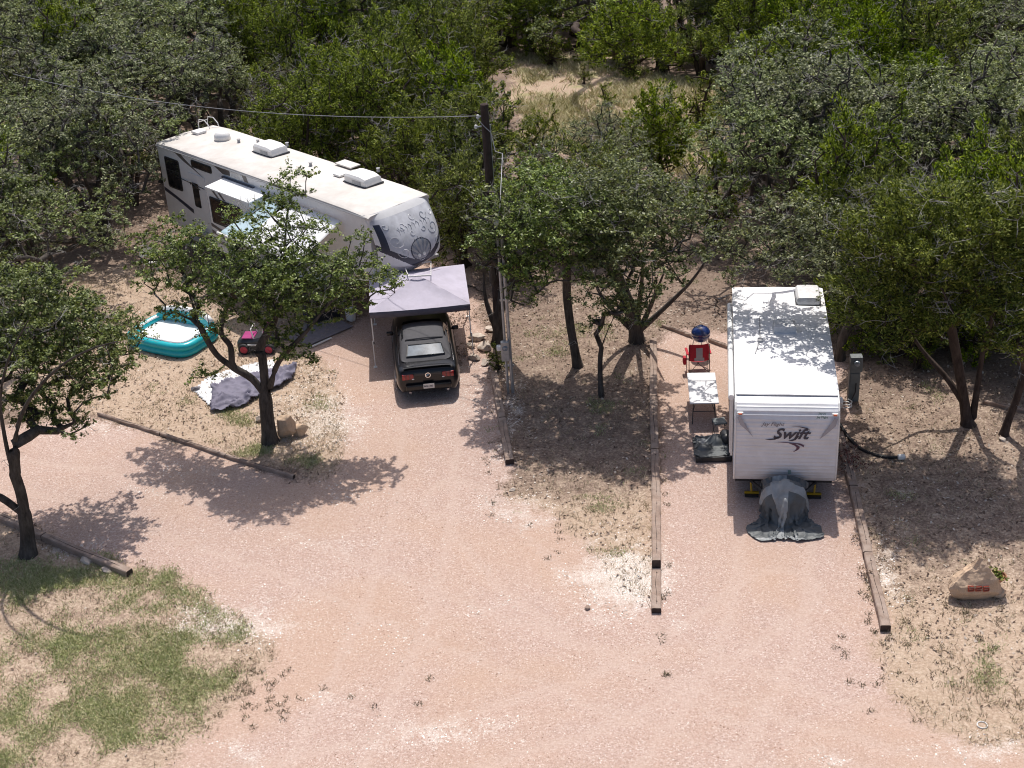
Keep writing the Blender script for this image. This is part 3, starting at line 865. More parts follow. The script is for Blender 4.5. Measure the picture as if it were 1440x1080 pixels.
def bare_twigs(rng, P, n, length, r, up=.1):
    """forked thin dead twigs"""
    Vs, Fs, b = [], [], 0
    for p in P:
        for _ in range(n):
            d = rng.normal(0, 1, 3); d[2] = d[2] * .5 + up; d /= np.linalg.norm(d)
            L = length * rng.uniform(.5, 1.4)
            q = [p]; dd = d.copy()
            for i in range(3):
                dd = dd + rng.normal(0, .28, 3); dd /= np.linalg.norm(dd); q.append(q[-1] + dd * L / 3)
            lines = [q]
            for i in (1, 2):
                e = dd + rng.normal(0, .7, 3); e /= np.linalg.norm(e)
                lines.append([q[i], q[i] + e * L * .25, q[i] + e * L * .45 + rng.normal(0, .03, 3)])
            for ln in lines:
                ln = np.array(ln); rr = np.linspace(r, r * .35, len(ln)) * (1 if ln is lines[0] else .8)
                v, f = tube_chains([list(range(len(ln)))], ln, rr)
                Vs.append(v); Fs.append(f + b); b += len(v)
    return np.vstack(Vs), np.vstack(Fs)

def curve(P, n=4):
    P = [np.asarray(p, float) for p in P]
    if len(P) < 3: return P
    out = []
    for i in range(len(P) - 1):
        p0, p1, p2, p3 = P[max(i - 1, 0)], P[i], P[i + 1], P[min(i + 2, len(P) - 1)]
        for k in range(n):
            t = k / n
            out.append(.5 * ((2 * p1) + (-p0 + p2) * t + (2 * p0 - 5 * p1 + 4 * p2 - p3) * t * t + (-p0 + 3 * p1 - 3 * p2 + p3) * t ** 3))
    return out + [P[-1]]
def make_tree(seed, limbs, blobs, kind, base_r, spacing=.42, leaves=70, sig=.2, size=.05, dead=.12, wob=.12, leafmat=None, root=None, wood=None, twig_len=.55, shell=.5, limb_r=.35, lo_f=.62):
    """one tree: Empty > trunk, crown, twigs. All shapes in the tree's own frame (root at 0,0,0)."""
    rng = np.random.RandomState(seed)
    t = bpy.data.objects.new('oak_tree' if kind == 'oak' else 'juniper_tree', None)
    COL.objects.link(t)
    T = blob_targets(rng, blobs, spacing, shell)
    limbs = [(a, curve(pts)) for a, pts in limbs]
    pos, rad, chains, tips, par = grow(rng, limbs, T, base_r, wob=wob, limb_r=limb_r, lo_f=lo_f)
    V, F = chain_mesh(pos, rad, chains, par)
    V = flare(V, np.array(limbs[0][1][0], float), base_r)
    tr = np_mesh('trunk', V, F, wood or (M['oakbark'] if kind == 'oak' else M['junbark']), t, smooth=True)
    tipP = pos[tips]
    isdead = rng.rand(len(tipP)) < dead
    live = tipP[~isdead]
    ctr = T.mean(0)
    if kind == 'oak': LV = oak_leaves(rng, live, leaves, sig, size)
    else: LV = juniper_sprays(rng, live, ctr, leaves, sig, size)
    crown = np_mesh('crown', LV, np.arange(len(LV)).reshape(-1, 4), leafmat or M['oakleaf' if kind == 'oak' else 'juniper'], t)
    P = np.vstack([tipP[isdead]] * 1 + [tipP[rng.rand(len(tipP)) < .10], pos[rng.rand(len(pos)) < .03] if len(pos) else tipP[:0]])
    P = P[P[:, 2] > .8] if (P[:, 2] > .8).any() else P
    if len(P) > 3:
        V, F = bare_twigs(rng, P, 3, twig_len * .75, .009)
        tw = np_mesh('dead_twigs', V, F, M['twig'], t)
        tw['kind'] = 'stuff'
    return t

# --- kinds of woodland tree, built once each, then copied
def forest_oak(seed, h=5.8, w=2.9):
    r = np.random.RandomState(seed)
    k = r.randint(2, 4)
    limbs = []; blobs = [(0, 0, h * .68, w * .55, w * .55, h * .18)]
    for i in range(k):
        a = 6.28 * i / k + r.rand(); e = w * r.uniform(.35, .6)
        limbs.append((-1, [(r.normal(0, .12), r.normal(0, .12), -.1), (math.cos(a) * e * .3, math.sin(a) * e * .3, h * .3), (math.cos(a) * e, math.sin(a) * e, h * .62)]))
    for i in range(12):
        a = r.rand() * 6.28; d = w * r.uniform(.3, 1.0)
        blobs.append((math.cos(a) * d, math.sin(a) * d, h * (r.uniform(.5, .98) - .16 * d / w), w * r.uniform(.16, .36), w * r.uniform(.16, .36), h * r.uniform(.07, .17)))
    return make_tree(seed, limbs, blobs, 'oak', .15, spacing=.42, leaves=100, sig=.21, size=.052, dead=.2, leafmat=M['greyoak'])
def forest_juniper(seed, h=5.4, w=2.1, mat=None, stems=3, dead=.14, low=.28):
    r = np.random.RandomState(seed)
    limbs = []; blobs = [(0, 0, h * .50, w * .62, w * .62, h * .28), (0, 0, h * .76, w * .34, w * .34, h * .24)]
    for i in range(stems):
        a = 6.28 * i / stems + r.rand(); e = w * r.uniform(.2, .5)
        limbs.append((-1, [(r.normal(0, .15), r.normal(0, .15), -.1), (math.cos(a) * e * .5, math.sin(a) * e * .5, h * .3), (math.cos(a) * e, math.sin(a) * e, h * .72)]))
    for i in range(5):                                            # upright plumes that break the outline
        a = r.rand() * 6.28; d = w * r.uniform(.15, .6)
        blobs.append((math.cos(a) * d, math.sin(a) * d, h * r.uniform(.78, 1.02), w * r.uniform(.11, .2), w * r.uniform(.11, .2), h * r.uniform(.10, .18)))
    for i in range(11):
        a = r.rand() * 6.28; z = r.uniform(low, .85); d = w * r.uniform(.45, .85) * (1.15 - .6 * z)
        blobs.append((math.cos(a) * d, math.sin(a) * d, h * z, w * r.uniform(.25, .4), w * r.uniform(.25, .4), h * r.uniform(.08, .15)))
    return make_tree(seed, limbs, blobs, 'juniper', .13, spacing=.38, leaves=110, sig=.16, size=.058, dead=dead, leafmat=mat or M['juniper'], twig_len=.7)
PROTO = dict(
    O=[forest_oak(101), forest_oak(102, 5.2, 3.1), forest_oak(103, 6.2, 2.7), forest_oak(104, 5.6, 3.0)],
    J=[forest_juniper(201), forest_juniper(202, 4.8, 2.4), forest_juniper(203, 6.0, 2.0), forest_juniper(204, 5.2, 2.6, stems=4)],
    P=[forest_juniper(301, 6.4, 1.9, M['palejun'], dead=.22), forest_juniper(302, 5.6, 2.2, M['palejun'], dead=.2)],
    B=[forest_juniper(401, 4.6, 2.2, M['palejun'], stems=5, dead=.62), forest_juniper(402, 4.2, 2.4, M['juniper'], stems=5, dead=.5)],
    L=[forest_juniper(601, 3.3, 2.0, dead=.2, stems=4, low=.06), forest_juniper(602, 2.9, 1.7, M['palejun'], dead=.3, stems=4, low=.05)],
    S=[forest_juniper(501, 2.2, .9, dead=.08, stems=2, low=.15)],
)
KEEP_OFF = []      # (polygon, margin) the trunks and crowns stay clear of
def rect(o, x0, x1, y0, y1):
    c, s = math.cos(o[2]), math.sin(o[2])
    return [(o[0] + c * x - s * y, o[1] + s * x + c * y) for x, y in ((x0, y0), (x1, y0), (x1, y1), (x0, y1))]


KEEP_OFF.append((rect(FWO, -3.0, 1.5, -2.5, 12.2), 2.1))
KEEP_OFF.append((rect(SWO, -1.6, 1.4, -2.5, 7.0), 1.9))
KEEP_OFF.append((CLEARING, .5))
KEEP_OFF.append((DRIVE, 1.2))
def seg_dist(p, poly):
    p = np.array(p); best = 1e9
    for i in range(len(poly)):
        a = np.array(poly[i][:2]); b = np.array(poly[(i + 1) % len(poly)][:2])
        t = np.clip(((p - a) @ (b - a)) / (((b - a) ** 2).sum() + 1e-9), 0, 1)
        best = min(best, np.linalg.norm(p - a - t * (b - a)))
    return best
def blocked(x, y):
    for poly, mg in KEEP_OFF:
        if pip(np.array([x]), np.array([y]), poly)[0] or seg_dist((x, y), poly) < mg: return True
    return False
# the woods: a jittered stand of trees, the kind chosen as the photo shows it from place to place
def wood_kind(px, py, r):
    u = r.random()
    def pick(**w):
        t = 0
        for k, v in w.items():
            t += v
            if u < t: return k
        return k
    if px < 330 and py < 210: return pick(O=.86, B=.08, J=.06)
    if px < 250: return pick(O=.92, B=.08)
    if px < 720 and py < 240: return pick(J=.76, P=.08, B=.16)
    if px < 770: return pick(J=.6, B=.4)
    if px < 1040 and py < 80: return pick(P=.25, J=.2, L=.55) if 900 < px else pick(J=.2, O=.2, L=.6)
    if px < 1010: return pick(J=.5, B=.4, O=.1)
    if py < 130 and 1020 < px < 1345: return pick(J=.86, P=.14)
    if px > 1340 and py < 230: return pick(O=.8, J=.2)
    if py < 60: return pick(J=.8, O=.2)
    if px < 1345 and py < 275: return pick(O=.8, B=.2)
    return pick(J=.66, O=.22, B=.12)
OPEN = [([(715, 80), (842, 80), (915, 125), (900, 165), (830, 165), (728, 132)], 76), ([(950, 140), (1015, 128), (1018, 195), (958, 200)], 66), ([(205, 185), (320, 175), (345, 215), (345, 325), (215, 305)], 50.5), ([(100, 380), (330, 330), (330, 520), (100, 470)], 60)]
def hides(x, y, s):
    """would a crown here, s times full size, stand before the clearing or the rear of the long trailer"""
    for poly, ymax in OPEN:
        if y > ymax: continue
        for dx in (-1.5 * s, 0, 1.5 * s):
            for z in (1.5 * s, 3.0 * s, 4.3 * s, 5.2 * s):
                q = proj((x + dx, y, z))
                if pip(np.array([q[0]]), np.array([q[1]]), poly)[0]: return True
    return False
forest = []
rngF = random.Random(5)
GS = 3.15
yy = 38.0
while yy < 101:
    row = int((yy - 38) / GS)
    xx = -40 + (row % 2) * GS / 2
    while xx < 40:
        x = xx + rngF.uniform(-.9, .9); y = yy + rngF.uniform(-.9, .9)
        q = proj((x, y, 3.4)); px, py = float(q[0]), float(q[1])
        if -75 < px < 1515 and py > -62 and not blocked(x, y):
            if not (px < 560 and py > 350) and not (640 < px < 1000 and py > 255) and not (980 < px < 1190 and py > 330) and py < 460:
                k = wood_kind(px, py, rngF)
                sc = next((s for s in (1.0, .85, .7, .58) if not hides(x, y, s)), 0)
                if sc: forest.append((x, y, k, px, py, sc))
        xx += GS
    yy += GS

# trees whose foot the photo lets one place
for q, k, s in (((75, 425), 'O', 1.0), ((-15, 470), 'O', 1.05), ((150, 345), 'O', .85), ((20, 380), 'B', 1.0), ((1250, 475), 'J', .9), ((1318, 458), 'O', .95), ((1395, 475), 'J', 1.0), ((1455, 530), 'J', .95), ((1225, 440), 'J', .9), ((1280, 500), 'L', .8), ((1360, 488), 'L', .75), ((1225, 478), 'L', .8), ((1435, 470), 'L', .9), ((650, 375), 'J', .75), ((665, 345), 'B', .9), ((640, 330), 'J', .8),
                ((760, 78), 'L', .8), ((870, 84), 'L', .9), ((930, 100), 'L', .9), ((985, 112), 'L', 1.0), ((720, 66), 'L', 1.0), ((820, 66), 'L', 1.0), ((900, 60), 'L', 1.1), ((1020, 80), 'L', 1.1), ((960, 70), 'P', .8), ((1000, 40), 'P', .8), ((780, 40), 'L', 1.2), ((850, 35), 'L', 1.2)):
    p = g(*q); cq = proj((p[0], p[1], 3.2 * s))
    forest.append((p[0], p[1], k, float(cq[0]), float(cq[1]), s))
NAMES = dict(O='oak_tree', J='juniper_tree', P='juniper_tree', B='juniper_tree', S='juniper_sapling', L='juniper_bush')
LOOK = dict(O='grey-green live oak', J='bright green juniper', P='pale feathery juniper', B='half-bare grey juniper', S='small young juniper', L='low bushy juniper')
PLUR = dict(O='live oaks', J='bright junipers', P='pale junipers', B='half-bare junipers', S='young junipers', L='low bushy junipers')
def zone(px, py):
    if px < 230 and py > 155: return 'left of the pool'
    if px < 360: return 'in the upper left woods'
    if px < 560 and py < 110: return 'far behind the long trailer'
    if px < 720: return 'close behind the long trailer'
    if px < 1030 and py < 80: return 'beyond the grassy clearing'
    if px < 1030: return 'between clearing and big oak'
    if py < 70: return 'along the top right edge'
    if py < 200: return 'in the upper right woods'
    return 'right of the short trailer'
def ordinal(i): return ['leftmost', 'second from left', 'third from left', 'fourth from left', 'fifth from left', 'sixth from left', 'seventh from left', 'eighth from left', 'ninth from left', 'tenth from left', 'eleventh from left', 'twelfth from left'][i]
groups = {}
for f in forest: groups.setdefault((zone(f[3], f[4]), f[2]), []).append(f)
count = {k: 0 for k in PROTO}
for (z, k), lst in sorted(groups.items()):
    # front and back ranks when a zone holds many of a kind, so the order can be read off
    lst.sort(key=lambda f: f[1])
    ranks = [lst[i:i + 7] for i in range(0, len(lst), 7)]
    for ri, rk_ in enumerate(ranks):
        rk_.sort(key=lambda f: f[3] / 1.0)
        for i, (x, y, kk, px, py, sc) in enumerate(rk_):
            protos = PROTO[k]; n = count[k]; count[k] += 1
            src = protos[n % len(protos)]
            o = src if n < len(protos) else copy_thing(src)
            o.name = NAMES[k]
            o.location = (x, y, float(ground_z(x, y)) - .02)
            s = rngF.uniform(.88, 1.16) * sc
            o.scale = (s * rngF.uniform(.95, 1.08), s * rngF.uniform(.95, 1.08), s)
            o.rotation_euler = (rngF.uniform(-.05, .05), rngF.uniform(-.05, .05), rngF.uniform(0, 6.28))
            rk_name = '' if len(ranks) == 1 else (', nearest row' if ri == 0 else (', farthest row' if ri == len(ranks) - 1 else ', ' + ['', 'second', 'third', 'fourth', 'fifth', 'sixth', 'seventh', 'eighth', 'ninth', 'tenth'][min(ri, 9)] + ' row'))
            lab = LOOK[k] + ' ' + z if len(lst) == 1 else '%s %s %s%s' % (ordinal(i), LOOK[k], z, rk_name)
            tagp(o, lab, 'tree', PLUR[k] + ' of the woods')
for k, protos in PROTO.items():
    for o in protos[count[k]:]:
        if k == 'S': continue
        for ch in list(o.children): bpy.data.objects.remove(ch)
        bpy.data.objects.remove(o)

# ------------------------------------------------------------------ trees the photo shows singly
def hero(name, label, base, limbs_px, blobs_px, kind, base_r, seed, group=None, back=(), **kw):
    """limbs_px: [(first?, [(px, py, Y)...])] in photo pixels with a depth; blobs: (px, py, z, r, rz)"""
    b = g(*base); 
    loc = np.array([b[0], b[1], 0.0])
    limbs = []
    for k, pts in enumerate(limbs_px):
        P = []
        for q in pts:
            P.append(gy(q[0], q[1], q[2]) - loc)
        if k == 0: P = [np.array([0, 0, -.1])] + P
        limbs.append((-1 if k == 0 else 0, P))
    blobs = []
    for px, py, z, r, rz in blobs_px:
        c = g(px, py, z) - loc
        blobs.append((c[0], c[1], c[2], r, r, rz))
        for bk in back:                     # the far half of the crown
            if z > 4.2: blobs.append((c[0] - .25 * bk * (c[0] > 0), c[1] + bk, c[2] - .35, r * .72, r * .72, rz * .8))
    t = make_tree(seed, limbs, blobs, kind, base_r, **kw)
    t.name = name; t.location = loc
    tagp(t, label, 'tree', group)
    return t
Y = 34.55
hero('oak_tree', 'forked live oak standing among the timbers between the pool and the black convertible', (380, 622),
     [[(376, 590, Y), (373, 556, Y)],
      [(373, 556, Y), (355, 533, Y), (329, 517, Y), (304, 498, Y), (284, 464, Y), (275, 440, 34.7), (262, 400, 35)],
      [(326, 515, Y), (324, 487, 34.6), (311, 467, 34.8), (320, 430, 35.3), (345, 380, 35.8)],
      [(374, 556, Y), (369, 504, 34.6), (364, 491, 34.6), (385, 450, 34.8), (398, 390, 35.5), (402, 320, 36.5), (408, 280, 37.1)],
      [(376, 562, Y), (386, 522, 34.3), (400, 498, 34), (432, 465, 33.8), (470, 420, 34), (520, 400, 34.2)]],
     [(410, 262, 6.6, .62, .42), (385, 300, 6.3, .85, .45), (345, 345, 5.9, .8, .45), (432, 330, 5.8, .7, .4), (365, 385, 5.2, 1.35, .6), (448, 380, 5.0, 1.15, .5), (500, 372, 5.0, .7, .35), (538, 402, 4.5, .62, .28), (552, 396, 4.5, .3, .2),
      (212, 345, 5.2, .6, .4), (262, 350, 5.4, .9, .5), (238, 388, 4.7, .8, .42), (300, 425, 4.2, .7, .35), (345, 425, 4.4, .9, .45), (420, 422, 4.3, 1.0, .45), (480, 425, 4.1, .75, .35), (402, 470, 3.6, .42, .25), (418, 496, 3.1, .5, .25), (440, 505, 2.9, .3, .2),
      (286, 528, 2.7, .42, .3), (300, 462, 3.6, .35, .2), (250, 435, 4.0, .5, .28), (505, 345, 5.4, .42, .25), (330, 300, 6.4, .35, .2), (395, 355, 5.6, 1.0, .45), (335, 390, 5.0, 1.0, .45), (400, 410, 4.7, 1.0, .45), (470, 395, 4.8, 1.0, .4), (520, 385, 4.7, .6, .3), (360, 345, 5.8, .8, .4), (225, 370, 4.9, .8, .4), (290, 390, 4.8, .8, .4), (380, 440, 4.1, .8, .35), (450, 440, 4.0, .7, .3), (240, 320, 5.5, .5, .3)],
     'oak', .19, 11, limb_r=.5, spacing=.30, leaves=112, sig=.19, size=.046, dead=.05, wob=.10, leafmat=M['oakleaf'])
Y = 29.75
hero('oak_tree', 'live oak leaning at the lower left edge, its crown spreading over the left site', (38, 782),
     [[(38, 750, Y), (34, 718, Y)],
      [(34, 718, Y), (28, 688, Y), (13, 645, Y), (4, 600, Y), (0, 560, 29.7), (12, 505, 29.5), (40, 450, 29.4)],
      [(32, 722, Y), (2, 700, 29.8), (-40, 680, 29.9), (-90, 600, 30)],
      [(22, 670, Y), (20, 635, Y), (28, 590, 29.6), (50, 550, 29.4), (85, 515, 29.2), (125, 492, 29.1), (165, 480, 29.2)]],
     [(60, 455, 5.2, 1.15, .6), (15, 415, 5.8, 1.1, .55), (112, 480, 4.7, .95, .45), (165, 500, 4.2, .7, .35), (175, 455, 4.6, .5, .3), (90, 545, 3.8, .7, .35), (40, 570, 3.6, .6, .35), (125, 550, 3.7, .65, .32), (85, 600, 3.1, .42, .25), (60, 395, 5.9, .6, .35),
      (-30, 480, 5, 1.1, .6), (10, 505, 4.6, 1.0, .5), (-60, 560, 4.2, 1.0, .5), (195, 480, 4.2, .35, .2), (-80, 420, 6, 1.2, .6), (85, 500, 4.6, 1.0, .45), (40, 500, 4.8, 1.0, .5), (130, 520, 4.2, .7, .35), (70, 430, 5.4, .9, .4), (140, 465, 4.7, .7, .35), (60, 590, 3.3, .5, .25), (20, 550, 4.0, .7, .35), (100, 440, 5.1, .9, .4), (155, 480, 4.4, .7, .3), (110, 515, 4.3, .9, .4), (60, 540, 4.1, .8, .4), (150, 530, 3.9, .6, .3), (95, 575, 3.5, .5, .3), (30, 460, 5.2, 1.0, .45), (180, 505, 4.0, .4, .2), (105, 600, 3.2, .35, .18)],
     'oak', .175, 12, limb_r=.42, lo_f=1.06, back=(.9,), spacing=.30, leaves=125, sig=.19, size=.046, dead=.04, wob=.10, leafmat=M['oakleaf'])
Y = 38.0
hero('oak_tree', 'slender crooked live oak between the meter conduits and the big multi-stemmed oak', (814, 516),
     [[(806, 480, Y), (801, 450, Y), (797, 410, 37.8), (798, 375, 37.4)], [(798, 375, 37.4), (770, 340, 36.8), (730, 320, 36.4)], [(798, 378, 37.4), (830, 340, 36.8), (850, 310, 36.6)]],
     [(770, 322, 5.3, 1.3, .5), (722, 335, 4.9, .95, .45), (692, 345, 4.6, .6, .35), (745, 372, 4.4, .9, .4), (820, 300, 5.7, 1.1, .5), (790, 360, 4.5, .8, .35), (780, 285, 6.0, .9, .4), (740, 300, 5.6, .8, .4), (720, 385, 4.0, .5, .3), (830, 350, 4.7, .8, .35), (760, 262, 6.2, .8, .35), (710, 300, 5.5, .7, .35), (800, 330, 5.2, 1.0, .45), (755, 400, 3.9, .6, .3), (680, 325, 5.1, .5, .3), (835, 395, 4.1, .6, .3)],
     'oak', .125, 13, limb_r=.55, back=(1.4, 2.8), spacing=.34, leaves=110, sig=.2, size=.047, dead=.07, leafmat=M['oakleaf'])
Y = 39.4
hero('oak_tree', 'big multi-stemmed live oak at the head of the tie row left of the short trailer', (896, 480),
     [[(895, 470, Y), (893, 460, Y)], [(893, 462, Y), (884, 430, 39.2), (874, 405, 38.8), (860, 370, 38), (850, 330, 37.4)], [(895, 462, Y), (899, 425, 39), (903, 390, 38.2), (905, 340, 37.4)],
      [(897, 466, Y), (920, 446, 39.3), (948, 420, 39.2), (975, 392, 39), (1000, 355, 38.8)], [(890, 464, Y), (866, 440, 39.2), (845, 415, 38.6), (830, 380, 37.8)], [(898, 466, Y), (915, 430, 39.0), (935, 380, 38.2)]],
     [(880, 290, 5.9, 1.4, .55), (935, 300, 5.7, 1.2, .5), (965, 330, 5.2, .9, .4), (905, 350, 5.0, 1.2, .5), (850, 378, 4.5, .9, .4), (885, 415, 4.0, .75, .4), (930, 392, 4.4, .75, .4), (840, 320, 5.3, 1.0, .45), (1000, 320, 5.3, .6, .3), (868, 440, 3.2, .5, .35), (905, 262, 6.3, .9, .4), (955, 275, 6.1, .8, .4), (850, 262, 6.3, .8, .35), (985, 290, 5.8, .6, .3), (860, 345, 5.0, 1.0, .4), (900, 320, 5.5, 1.2, .5), (935, 350, 5.0, 1.0, .45), (870, 250, 6.4, .9, .35), (820, 280, 6.0, .9, .4), (960, 365, 4.8, .7, .35), (840, 420, 3.8, .5, .3), (905, 450, 3.2, .4, .3), (1005, 350, 4.2, .55, .25)],
     'oak', .20, 14, limb_r=.5, back=(1.6, 3.2), spacing=.34, leaves=110, sig=.2, size=.047, dead=.10, leafmat=M['oakleaf'])
hero('oak_tree', 'thin young live oak with a bare curved stem in front of the big multi-stemmed oak', (846, 560),
     [[(844, 520, 36.3), (846, 490, 36.4), (856, 462, 36.6)], [(856, 462, 36.6), (866, 440, 36.8)], [(846, 492, 36.4), (838, 470, 36.3)]],
     [(862, 432, 3.4, .45, .28), (838, 455, 2.9, .25, .18)], 'oak', .075, 15, limb_r=.8, spacing=.3, leaves=50, sig=.17, size=.05, dead=.1, leafmat=M['oakleaf'])
hero('oak_tree', 'dark-trunked live oak between the canopy and the meter conduits', (700, 482),
     [[(701, 460, 39.9), (698, 430, 39.9), (694, 400, 39.8)], [(694, 402, 39.8), (690, 370, 39.6), (684, 340, 39.2)], [(699, 450, 39.9), (712, 400, 39.7), (730, 360, 39.2)], [(701, 470, 40), (684, 425, 40.3), (680, 385, 40.4)]],
     [(690, 340, 4.6, .7, .35), (715, 355, 4.4, .7, .4), (680, 365, 4.2, .4, .25), (735, 400, 3.5, .55, .3), (725, 430, 3.0, .35, .2), (700, 300, 5.5, .8, .4), (695, 275, 5.9, .6, .35), (730, 330, 5.0, .7, .4)],
     'oak', .17, 16, limb_r=.7, spacing=.38, leaves=60, sig=.2, size=.058, dead=.12, leafmat=M['oakleaf'])
Y = 33.3
hero('juniper_tree', 'twin-trunk juniper with a broad olive crown standing over the shaded ground at right', (1363, 598),
     [[(1358, 575, Y), (1352, 540, Y), (1345, 500, 33.2), (1336, 450, 33), (1331, 405, 32.8), (1322, 350, 32.4)], [(1366, 592, Y), (1372, 560, Y), (1378, 520, Y), (1384, 485, 33.2), (1396, 440, 33), (1392, 390, 32.6)], [(1358, 570, Y), (1330, 530, 33.6), (1295, 490, 34), (1262, 440, 34)], [(1380, 500, 33.2), (1405, 450, 33), (1430, 410, 33)]],
     [(1300, 335, 6.2, 1.5, .6), (1365, 300, 6.6, 1.3, .55), (1240, 370, 5.2, 1.0, .5), (1405, 350, 5.7, 1.2, .55), (1440, 430, 4.6, .9, .45), (1252, 425, 4.3, .8, .4), (1378, 425, 4.6, .9, .45), (1200, 405, 4.8, .7, .4), (1330, 385, 5.2, 1.1, .5), (1295, 455, 3.8, .6, .35), (1425, 480, 3.9, .8, .4), (1290, 290, 6.9, 1.0, .45), (1420, 300, 6.7, 1.0, .5), (1340, 340, 6.0, 1.3, .5), (1270, 330, 6.2, 1.2, .5), (1220, 330, 6.0, .9, .4), (1385, 380, 5.3, 1.0, .5), (1250, 470, 3.4, .6, .35), (1200, 440, 4.0, .5, .3), (1330, 440, 4.2, .8, .4)],
     'juniper', .155, 21, limb_r=.66, back=(1.6,), spacing=.31, leaves=125, sig=.17, size=.052, dead=.13, leafmat=M['olivejun'], twig_len=.8)
hero('oak_tree', 'live oak leaning over the roof of the short trailer from behind', (1180, 505),
     [[(1184, 480, 37.4), (1196, 450, 37.4), (1203, 425, 37.4)], [(1203, 425, 37.4), (1185, 385, 37.2), (1145, 355, 36.9)], [(1202, 428, 37.4), (1200, 370, 37.4), (1180, 320, 37.4)], [(1150, 358, 37), (1100, 365, 36.6), (1060, 375, 36.6)]],
     [(1112, 345, 4.9, 1.2, .5), (1062, 358, 4.5, .8, .4), (1160, 350, 4.8, 1.0, .45), (1210, 385, 3.9, .8, .4), (1095, 305, 5.4, 1.1, .45), (1035, 388, 3.5, .5, .25), (1150, 305, 5.6, 1.1, .45), (1175, 420, 3.2, .5, .3), (1090, 385, 4.4, .5, .2), (1125, 372, 4.8, .7, .3), (1090, 335, 5.1, 1.2, .4), (1140, 365, 5.0, 1.0, .35), (1050, 340, 4.9, .8, .35), (1180, 380, 4.5, .8, .35)],
     'oak', .14, 22, spacing=.34, leaves=105, sig=.2, size=.047, dead=.14, leafmat=M['greyoak'])
hero('juniper_tree', 'short leaning juniper stem with a thin crown at the right edge', (1410, 612),
     [[(1418, 590, 32.6), (1430, 560, 32.6), (1442, 520, 32.6)]], [(1452, 480, 3.6, .7, .4), (1440, 455, 4.1, .6, .35)], 'juniper', .10, 23, limb_r=.8, spacing=.36, leaves=100, sig=.16, size=.05, dead=.3)
hero('juniper_tree', 'tall round-topped dense juniper at the near end of the clearing', (928, 252),
     [[(929, 230, 53.1), (928, 190, 53.1), (926, 150, 53.1)], [(929, 240, 53.1), (915, 200, 53)], [(929, 240, 53.1), (945, 200, 53)]],
     [(926, 215, 1.4, 1.25, .8), (926, 190, 2.2, 1.35, .8), (924, 165, 3.0, 1.2, .8), (925, 140, 3.7, .95, .6), (905, 180, 2.4, .8, .5), (948, 185, 2.4, .8, .5), (940, 215, 1.2, .8, .5), (908, 220, 1.1, .8, .5)], 'juniper', .13, 31, spacing=.36, leaves=100, sig=.17, size=.06, dead=.1, shell=.6)
hero('juniper_tree', 'multi-stemmed juniper standing at the far right rim of the clearing, dark shade beneath', (884, 100),
     [[(884, 92, 69.5), (880, 70, 69.5), (872, 45, 69.5)], [(885, 96, 69.5), (892, 70, 69.5), (905, 40, 69.5)], [(885, 96, 69.5), (915, 75, 69), (930, 50, 69)]],
     [(880, 40, 4.6, 1.8, .7), (910, 50, 4.2, 1.4, .6), (850, 55, 3.8, 1.1, .5), (930, 70, 3.2, 1.1, .6), (840, 75, 2.8, .8, .4), (890, 20, 5.4, 1.4, .6)], 'juniper', .16, 32, spacing=.42, leaves=90, sig=.19, size=.075, dead=.15, limb_r=.6)
# single saplings and bushes
sap = PROTO['S'][0]
for i, (q, s, lab) in enumerate([((886, 108), 1.15, 'low dark bush at the right rim of the clearing'), ((775, 92), 1.0, 'small juniper standing alone at the far rim of the clearing'), ((853, 152), .5, 'tiny shrub in the middle of the clearing'), ((822, 118), .4, 'tiniest shrub, upper left in the clearing'), ((985, 178), 1.0, 'small juniper at the right end of the clearing'), ((1000, 205), .7, 'knee-high shrub at the lower right end of the clearing'), ((700, 520), .38, 'small green weed at the foot of the dark trunk by the pale tie'), ((1290, 520), .6, 'small juniper shrub under the junipers right of the pedestal')]):
    o = sap if i == 0 else copy_thing(sap)
    o.name = 'juniper_sapling' if s > .6 else 'shrub'
    p = g(*q); o.location = (p[0], p[1], 0); o.scale = (s, s, s); o.rotation_euler = (0, 0, i * 1.3)
    tagp(o, lab, 'tree' if s > .6 else 'shrub')
# reddish brown dry weeds beside the right tie
def weed(q, r, h, n, label, mat, seed):
    rg = np.random.RandomState(seed); p = g(*q)
    C = rg.normal(0, 1, (n, 3)) * (r, r, h * .35) + (0, 0, h * .5); C[:, 2] = C[:, 2].clip(.03)
    t = thing('dry_weed', label, 'weed', (p[0], p[1], 0))
    LV = oak_leaves(rg, C, 7, .06, .03); np_mesh('leaves', LV, np.arange(len(LV)).reshape(-1, 4), mat, t)
    V, F = bare_twigs(rg, C[:12] * (.6, .6, .3), 1, h, .006, 1.0); np_mesh('stems', V, F, M['twig'], t)['kind'] = 'stuff'
redleaf = speck_mat('red_brown_dry_leaves', [(0, (0.05, 0.02, 0.02)), (0.5, (0.13, 0.045, 0.04)), (1, (0.26, 0.12, 0.10))])
weed((1196, 662), .22, .45, 60, 'red-brown dry weed clump where the right tie row begins', redleaf, 1)
weed((1190, 640), .14, .35, 30, 'smaller red-brown weed against the side of the short trailer', redleaf, 2)
weed((1215, 492), .25, .5, 50, 'pinkish dry brush behind the power pedestal', M['deadleaf'], 3)
weed((655, 500), .35, .35, 70, 'dry brown brush heaped between the rubble and the canopy leg', M['deadleaf'], 4)
weed((640, 452), .45, .4, 80, 'dry brown brush in front of the trailer nose, right of the car hood', M['deadleaf'], 5)
weed((1210, 760), .10, .15, 24, 'low dry weed left of the grey middle tie', M['deadleaf'], 6)
weed((1222, 812), .10, .15, 24, 'low dry weed left of the reddish near tie', M['deadleaf'], 7)
